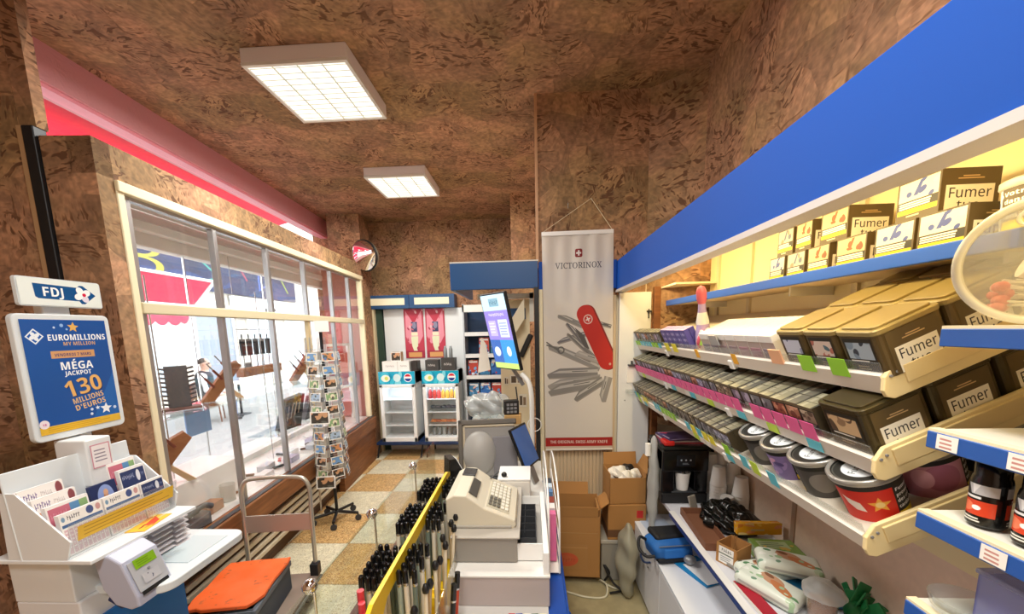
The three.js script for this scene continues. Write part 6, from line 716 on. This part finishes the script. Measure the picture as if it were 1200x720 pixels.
for (let i = 0; i < 9; i++) { const t = tL('folding_knife', ['red handled folding knife lying open on the white window bed', 'dark handled folding knife lying on the white window bed', 'brown handled folding knife lying on the white window bed'][i === 4 ? 0 : 1 + (i % 2)], 'knife', 2.55 + i * 0.17, 0.578, 1.82 + (i % 3) * 0.07, i * 0.9, i === 4 ? undefined : ['brown', 'dark'][i % 2] + ' handled folding knives'); part(t, 'handle', std(i === 4 ? 0xc02c30 : [0x6c4a34, 0x26282c][i % 2], 0.4), bb(-0.06, 0.03, 0, 0.018, -0.012, 0.012, 0.006)); part(t, 'blade', steel, ext([[0.03, -0.008], [0.12, -0.004], [0.135, 0.006], [0.03, 0.008]], 0.003).rotateX(-Math.PI / 2).translate(0, 0.008, 0)); }
for (let i = 0; i < 6; i++) oL('knife_box', ['white', 'pale grey', 'lilac'][i % 3] + ' knife box on the white window bed', 'box', print, pbox(0.13, 0.045, 0.07, { all: sw(['#eceef2', '#c8ccd4', '#b8b4d0'][i % 3]) }).translate(0, 0.023, 0), 2.85 + i * 0.19, 0.577, 1.79 + (i % 2) * 0.1, ['white', 'pale grey', 'lilac'][i % 3] + ' knife boxes');
oL('brown_gift_box', 'brown wooden gift box on the window bed behind the telephone', 'box', std(0xa87c60, 0.6), [bb(-0.07, 0.07, 0, 0.06, -0.04, 0.04, 0.003)], 2.3, 0.577, 1.8);
oL('clear_tumbler', 'frosted glass tumbler on the window bed near a mullion', 'tumbler', hazePlastic, [lathe([[0.001, 0], [0.04, 0], [0.045, 0.11], [0.042, 0.11], [0.037, 0.005], [0.001, 0.005]])], 2.47, 0.577, 1.8);
{ const t = tL('desk_telephone', 'grey desk telephone standing on the wooden window ledge', 'telephone', 2.1, 0.586, 1.755, -0.3); part(t, 'base', std(0x6c6c70, 0.5), ext([[-0.09, 0], [0.07, 0], [0.07, 0.06], [-0.07, 0.025]], 0.1, 0.006).translate(0, 0, -0.05)); part(t, 'handset', std(0x4c4e54, 0.4), tube([[-0.06, 0.075, 0.045], [-0.02, 0.095, 0.045], [0.05, 0.11, 0.045], [0.09, 0.09, 0.045]], 0.017, 24)); part(t, 'screen', std(0x26282c, 0.2), bb(-0.01, 0.05, 0.062, 0.07, -0.045, 0.0)); part(t, 'keypad', lightGrey, tf(bb(-0.03, 0.03, 0, 0.004, -0.04, 0.01), -0.02, 0.046, 0, 0, 0, 0.24)); }
// reddish seat and frame at the far end of the bay
{ const t = tL('red_armchair_back', 'rose red padded panel in a white frame at the far end of the bay', 'panel', 4.74, 0.577, 1.95, -0.5); part(t, 'pad', std(0xcc5a50, 0.6), bb(-0.14, 0.14, 0.05, 0.36, -0.02, 0.02, 0.02)); part(t, 'pad', std(0xcc5a50, 0.6), bb(-0.14, 0.14, 0.52, 0.85, -0.02, 0.02, 0.02)); part(t, 'frame_stile', white, bb(-0.18, -0.15, 0, 0.95, -0.02, 0.02)); part(t, 'frame_stile', white, bb(0.15, 0.18, 0, 0.95, -0.02, 0.02)); part(t, 'frame_rail', white, bb(-0.18, 0.18, 0.4, 0.43, -0.02, 0.02)); part(t, 'frame_rail', white, bb(-0.18, 0.18, 0.92, 0.95, -0.02, 0.02)); part(t, 'teal_disc', std(0x8cb4bc, 0.4), tf(new THREE.CylinderGeometry(0.07, 0.07, 0.012, 28), -0.06, 0.5, 0.035, Math.PI / 2)); }
// ---------- the street ----------
const street = onLeft(struct('street_ground')); part(street, 'paving', std(0xb8b4aa, 0.8), sl(-10, 40, -0.3, -0.12, 2.4, 4.2)); part(street, 'roadway', std(0x9c9a96, 0.85), sl(-10, 40, -0.34, -0.16, 4.2, 30));
{ const t = onLeft(thing('opposite_building', 'sunlit pale building across the street with a blue painted mural band', 'building', [0, 0, 0]));
  part(t, 'facade', std(0xcfc8ba, 0.8), sl(-2, 26, -0.2, 9, 8.4, 8.8)); part(t, 'cornice', std(0xece8e0, 0.7), sl(-2, 26, 4.15, 4.4, 8.2, 8.4)); { const g = sl(3.2, 16.5, 2.95, 4.12, 8.28, 8.36), m = new THREE.PlaneGeometry(13.3, 1.17); m.translate(9.85, 3.535, -8.275); part(t, 'mural_panel', std(0x284a80, 0.6), g); part(t, 'mural_print', std(0xffffff, 0.6, { map: muralTex }), m); }
  for (let k = 0; k < 6; k++) { const s = 4.2 + k * 2.3; const w = part(t, 'shop_window', std(k === 3 ? 0x8a93a0 : 0xc4d2d8, 0.2), sl(s, s + 1.5, 0.2, 2.5, 8.37, 8.41)); part(w, 'window_frame', std(0xe8e4da, 0.6), sl(s - 0.08, s, 0.1, 2.6, 8.34, 8.4)); part(w, 'window_frame', std(0xe8e4da, 0.6), sl(s + 1.5, s + 1.58, 0.1, 2.6, 8.34, 8.4)); }
  part(t, 'downpipe', std(0xb4b8b8, 0.5), sl(7.1, 7.18, -0.2, 2.9, 8.3, 8.38)); part(t, 'sign_board', whiteGloss, sl(12.6, 16.5, 2.2, 2.9, 8.28, 8.36)); part(t, 'lettering', darkGrey, sl(14.3, 14.4, 2.25, 2.6, 8.26, 8.28), sl(14.62, 14.72, 2.25, 2.6, 8.26, 8.28), sl(14.62, 14.95, 2.52, 2.6, 8.26, 8.28), sl(14.62, 14.95, 2.25, 2.33, 8.26, 8.28)); }
{ const t = onLeft(thing('street_awning', 'pink stall awning with white edges and a scalloped valance in the street', 'awning', [0, 0, 0])); const pm = phys({ color: 0xe8305c, roughness: 0.7, transmission: 0.25, thickness: 0, side: THREE.DoubleSide });
  const a_ = Math.atan2(0.49, 0.45); part(t, 'canopy', pm, tf(bb(4.0, 8.6, -0.005, 0.005, -0.665, 0), 0, 2.8, -6.0, -a_)); part(t, 'edge_arm', whiteGloss, rod([8.62, 2.8, -6.0], [8.62, 2.31, -6.45], 0.045)); part(t, 'front_bar', whiteGloss, sl(4.0, 8.66, 2.22, 2.32, 6.43, 6.48)); part(t, 'rear_bar', whiteGloss, rod([4, 2.8, -6.0], [8.62, 2.8, -6.0], 0.03));
  const s = new THREE.Shape(); s.moveTo(0, 0); s.lineTo(4.5, 0); for (let k = 14; k >= 0; k--) s.quadraticCurveTo((k + 0.5) * 0.3, -0.42, k * 0.3, -0.26); s.lineTo(0, 0); part(t, 'valance', pm, new THREE.ExtrudeGeometry(s, { depth: 0.01, bevelEnabled: false }).translate(4.0, 2.22, -6.46)); for (const q of [4.1, 8.55]) part(t, 'post', whiteGloss, rod([q, -0.16, -6.5], [q, 2.3, -6.5], 0.02)); }
// the shop's own pink awning above the transom
{ const t = onLeft(thing('shop_awning', 'bright pink shop awning seen through the high transom glazing', 'awning', [0, 0, 0])); const pm = phys({ color: 0xff0a70, roughness: 0.8, transmission: 0.8, thickness: 0, side: THREE.DoubleSide }); part(t, 'canopy', pm, tf(bb(1.6, 5.15, -0.004, 0.004, -1.2, 0), 0, 3.1, -2.36, -0.26)); part(t, 'roller_box', std(0xe86c88, 0.5), sl(1.6, 5.15, 3.1, 3.22, 2.35, 2.45, 0.02)); part(t, 'front_bar', whiteGloss, rod([1.6, 2.785, -3.53], [5.15, 2.785, -3.53], 0.02)); }
{ // person seated outside, sunglasses, dark waistcoat
  const N = 44, S = 0.95; const mcm = (list, hand) => { const mc = new MarchingCubes(N, std(0xffffff), false, false, 60000); const f = mc.field; f.fill(-1); for (let k = 0; k < N; k++) for (let j = 0; j < N; j++) for (let i = 0; i < N; i++) { const x = (i / (N / 2) - 1) * S, y = (j / (N / 2) - 1) * S + 0.75, z = (k / (N / 2) - 1) * S; let d = 9; for (const [a, b, r0, r1] of list) { const ex = b[0] - a[0], ey = b[1] - a[1], ez = b[2] - a[2], px = x - a[0], py = y - a[1], pz = z - a[2], h = clamp((px * ex + py * ey + pz * ez) / (ex * ex + ey * ey + ez * ez + 1e-9)); const q = Math.hypot(px - ex * h, py - ey * h, pz - ez * h) - (r0 + (r1 - r0) * h), kk = 0.05, m = clamp(0.5 + 0.5 * (d - q) / kk); d = d * (1 - m) + q * m - kk * m * (1 - m); } f[i + j * N + k * N * N] = -d; } mc.isolation = 0; mc.update(); const n = mc.count, g = new THREE.BufferGeometry(); const pos = mc.positionArray.slice(0, n * 3), nor = mc.normalArray.slice(0, n * 3); for (let i = 0; i < n; i++) { pos[3 * i] *= S; pos[3 * i + 1] = pos[3 * i + 1] * S + 0.75; pos[3 * i + 2] *= S; } g.setAttribute('position', new THREE.BufferAttribute(new Float32Array(pos), 3)); g.setAttribute('normal', new THREE.BufferAttribute(new Float32Array(nor), 3)); g.setAttribute('uv', new THREE.BufferAttribute(new Float32Array(n * 2), 2)); return g; };
  const [x, , z] = LP(8.3, 0, 6.2), t = thing('person', 'seated person in sunglasses, dark waistcoat over a pale top, outside the window', 'person', [x, -0.16, z], Math.PI / 2 + 0.55);
  const bones = [[[0, 0.5, 0], [0, 0.95, -0.02], 0.15, 0.15], [[-0.16, 0.98, -0.02], [0.16, 0.98, -0.02], 0.075, 0.075], [[0, 1.0, 0], [0, 1.12, 0.01], 0.055, 0.05], [[0, 1.2, 0.02], [0, 1.27, 0.015], 0.085, 0.09], [[-0.1, 0.48, 0.02], [-0.12, 0.47, 0.42], 0.085, 0.065], [[0.1, 0.48, 0.02], [0.12, 0.47, 0.42], 0.085, 0.065], [[-0.12, 0.45, 0.43], [-0.12, 0.07, 0.42], 0.06, 0.04], [[0.12, 0.45, 0.43], [0.12, 0.07, 0.42], 0.06, 0.04], [[-0.12, 0.05, 0.4], [-0.12, 0.04, 0.55], 0.045, 0.035], [[0.12, 0.05, 0.4], [0.12, 0.04, 0.55], 0.045, 0.035], [[-0.2, 0.96, -0.02], [-0.25, 0.7, 0.04], 0.055, 0.042], [[-0.25, 0.7, 0.04], [-0.16, 0.58, 0.26], 0.042, 0.032], [[0.2, 0.96, -0.02], [0.25, 0.7, 0.04], 0.055, 0.042], [[0.25, 0.7, 0.04], [0.16, 0.58, 0.26], 0.042, 0.032], [[-0.16, 0.575, 0.28], [-0.13, 0.56, 0.36], 0.034, 0.024], [[0.16, 0.575, 0.28], [0.13, 0.56, 0.36], 0.034, 0.024], [[0, 1.215, 0.105], [0, 1.195, 0.12], 0.016, 0.02]];
  const g = mcm(bones), col = new Float32Array(g.attributes.position.count * 3), p = g.attributes.position; for (let i = 0; i < p.count; i++) { const X_ = p.getX(i), Y_ = p.getY(i), Z_ = p.getZ(i); const c = Y_ > 1.07 || (Y_ < 0.62 && Z_ > 0.24 && Y_ > 0.53 && Math.abs(X_) > 0.1) ? [0.62, 0.38, 0.28] : Y_ > 0.56 ? [0.72, 0.74, 0.76] : Y_ > 0.1 ? [0.09, 0.16, 0.32] : [0.05, 0.05, 0.05]; col.set(c, 3 * i); } g.setAttribute('color', new THREE.BufferAttribute(col, 3));
  part(t, 'body', std(0xffffff, 0.7, { vertexColors: true }), g);
  const v = mcm([[[0, 0.58, 0], [0, 0.95, -0.02], 0.162, 0.16], [[-0.12, 0.98, -0.02], [0.12, 0.98, -0.02], 0.075, 0.075]]); part(t, 'waistcoat', std(0x23303c, 0.7), v); const hr = new THREE.SphereGeometry(0.1, 20, 14, 0, 6.3, 0, 1.55); part(t, 'hair', std(0x2c1e16, 0.7), hr.rotateX(-0.35).translate(0, 1.26, -0.005)); part(t, 'sunglasses', blackGloss, bb(-0.075, 0.075, 1.235, 1.262, 0.085, 0.115, 0.01)); part(t, 'mouth', std(0x9c4c44, 0.5), bb(-0.02, 0.02, 1.165, 1.173, 0.088, 0.098)); for (const s of [-1, 1]) part(t, 'ear', std(0xc08a70, 0.7), sph(0.022, s * 0.095, 1.22, 0.01, 0.5, 1, 0.8)); for (const s of [-1, 1]) for (let k = 0; k < 5; k++) part(t, 'finger', std(0xc08a70, 0.7), rod([s * (0.15 - k * 0.011), 0.56, 0.34], [s * (0.146 - k * 0.012), 0.535, 0.40 - Math.abs(k - 2) * 0.008], 0.008)); }
{ const [x, , z] = LP(8.3, 0, 6.2), t = thing('terrace_chair', 'brown terrace chair under the seated person outside', 'chair', [x, -0.16, z], Math.PI / 2 + 0.55); const m = std(0x7c4c34, 0.6); part(t, 'seat', m, bb(-0.22, 0.22, 0.36, 0.385, -0.2, 0.24, 0.008)); part(t, 'backrest', m, bb(-0.22, 0.22, 0.5, 0.85, -0.24, -0.215, 0.008)); for (const s of [-1, 1]) { part(t, 'leg', m, rod([s * 0.2, 0, 0.22], [s * 0.2, 0.37, 0.2], 0.014)); part(t, 'leg', m, rod([s * 0.2, 0, -0.25], [s * 0.2, 0.85, -0.225], 0.014)); } }
{ const t = onLeft(thing('terrace_table', 'round terrace table beside the seated person outside', 'table', [0, 0, 0])); part(t, 'top', std(0xe4dccb, 0.5), cyl(0.32, 0.32, 0.025, 9.0, 0.58, -6.0, 32)); part(t, 'stem', darkMetal, rod([9.0, -0.14, -6.0], [9.0, 0.57, -6.0], 0.025)); part(t, 'foot', darkMetal, cyl(0.05, 0.2, 0.03, 9.0, -0.143, -6.0, 24)); }
// ---------- finish ----------
const sheetTex = new THREE.CanvasTexture(sheet); sheetTex.colorSpace = THREE.SRGBColorSpace;
advScreen.emissiveMap = sheetTex; print.map = sheetTex; printGloss.map = sheetTex;
scene.traverse((o) => { if (o.isMesh) { o.castShadow = true; o.receiveShadow = true; } });
renderer.render(scene, camera);
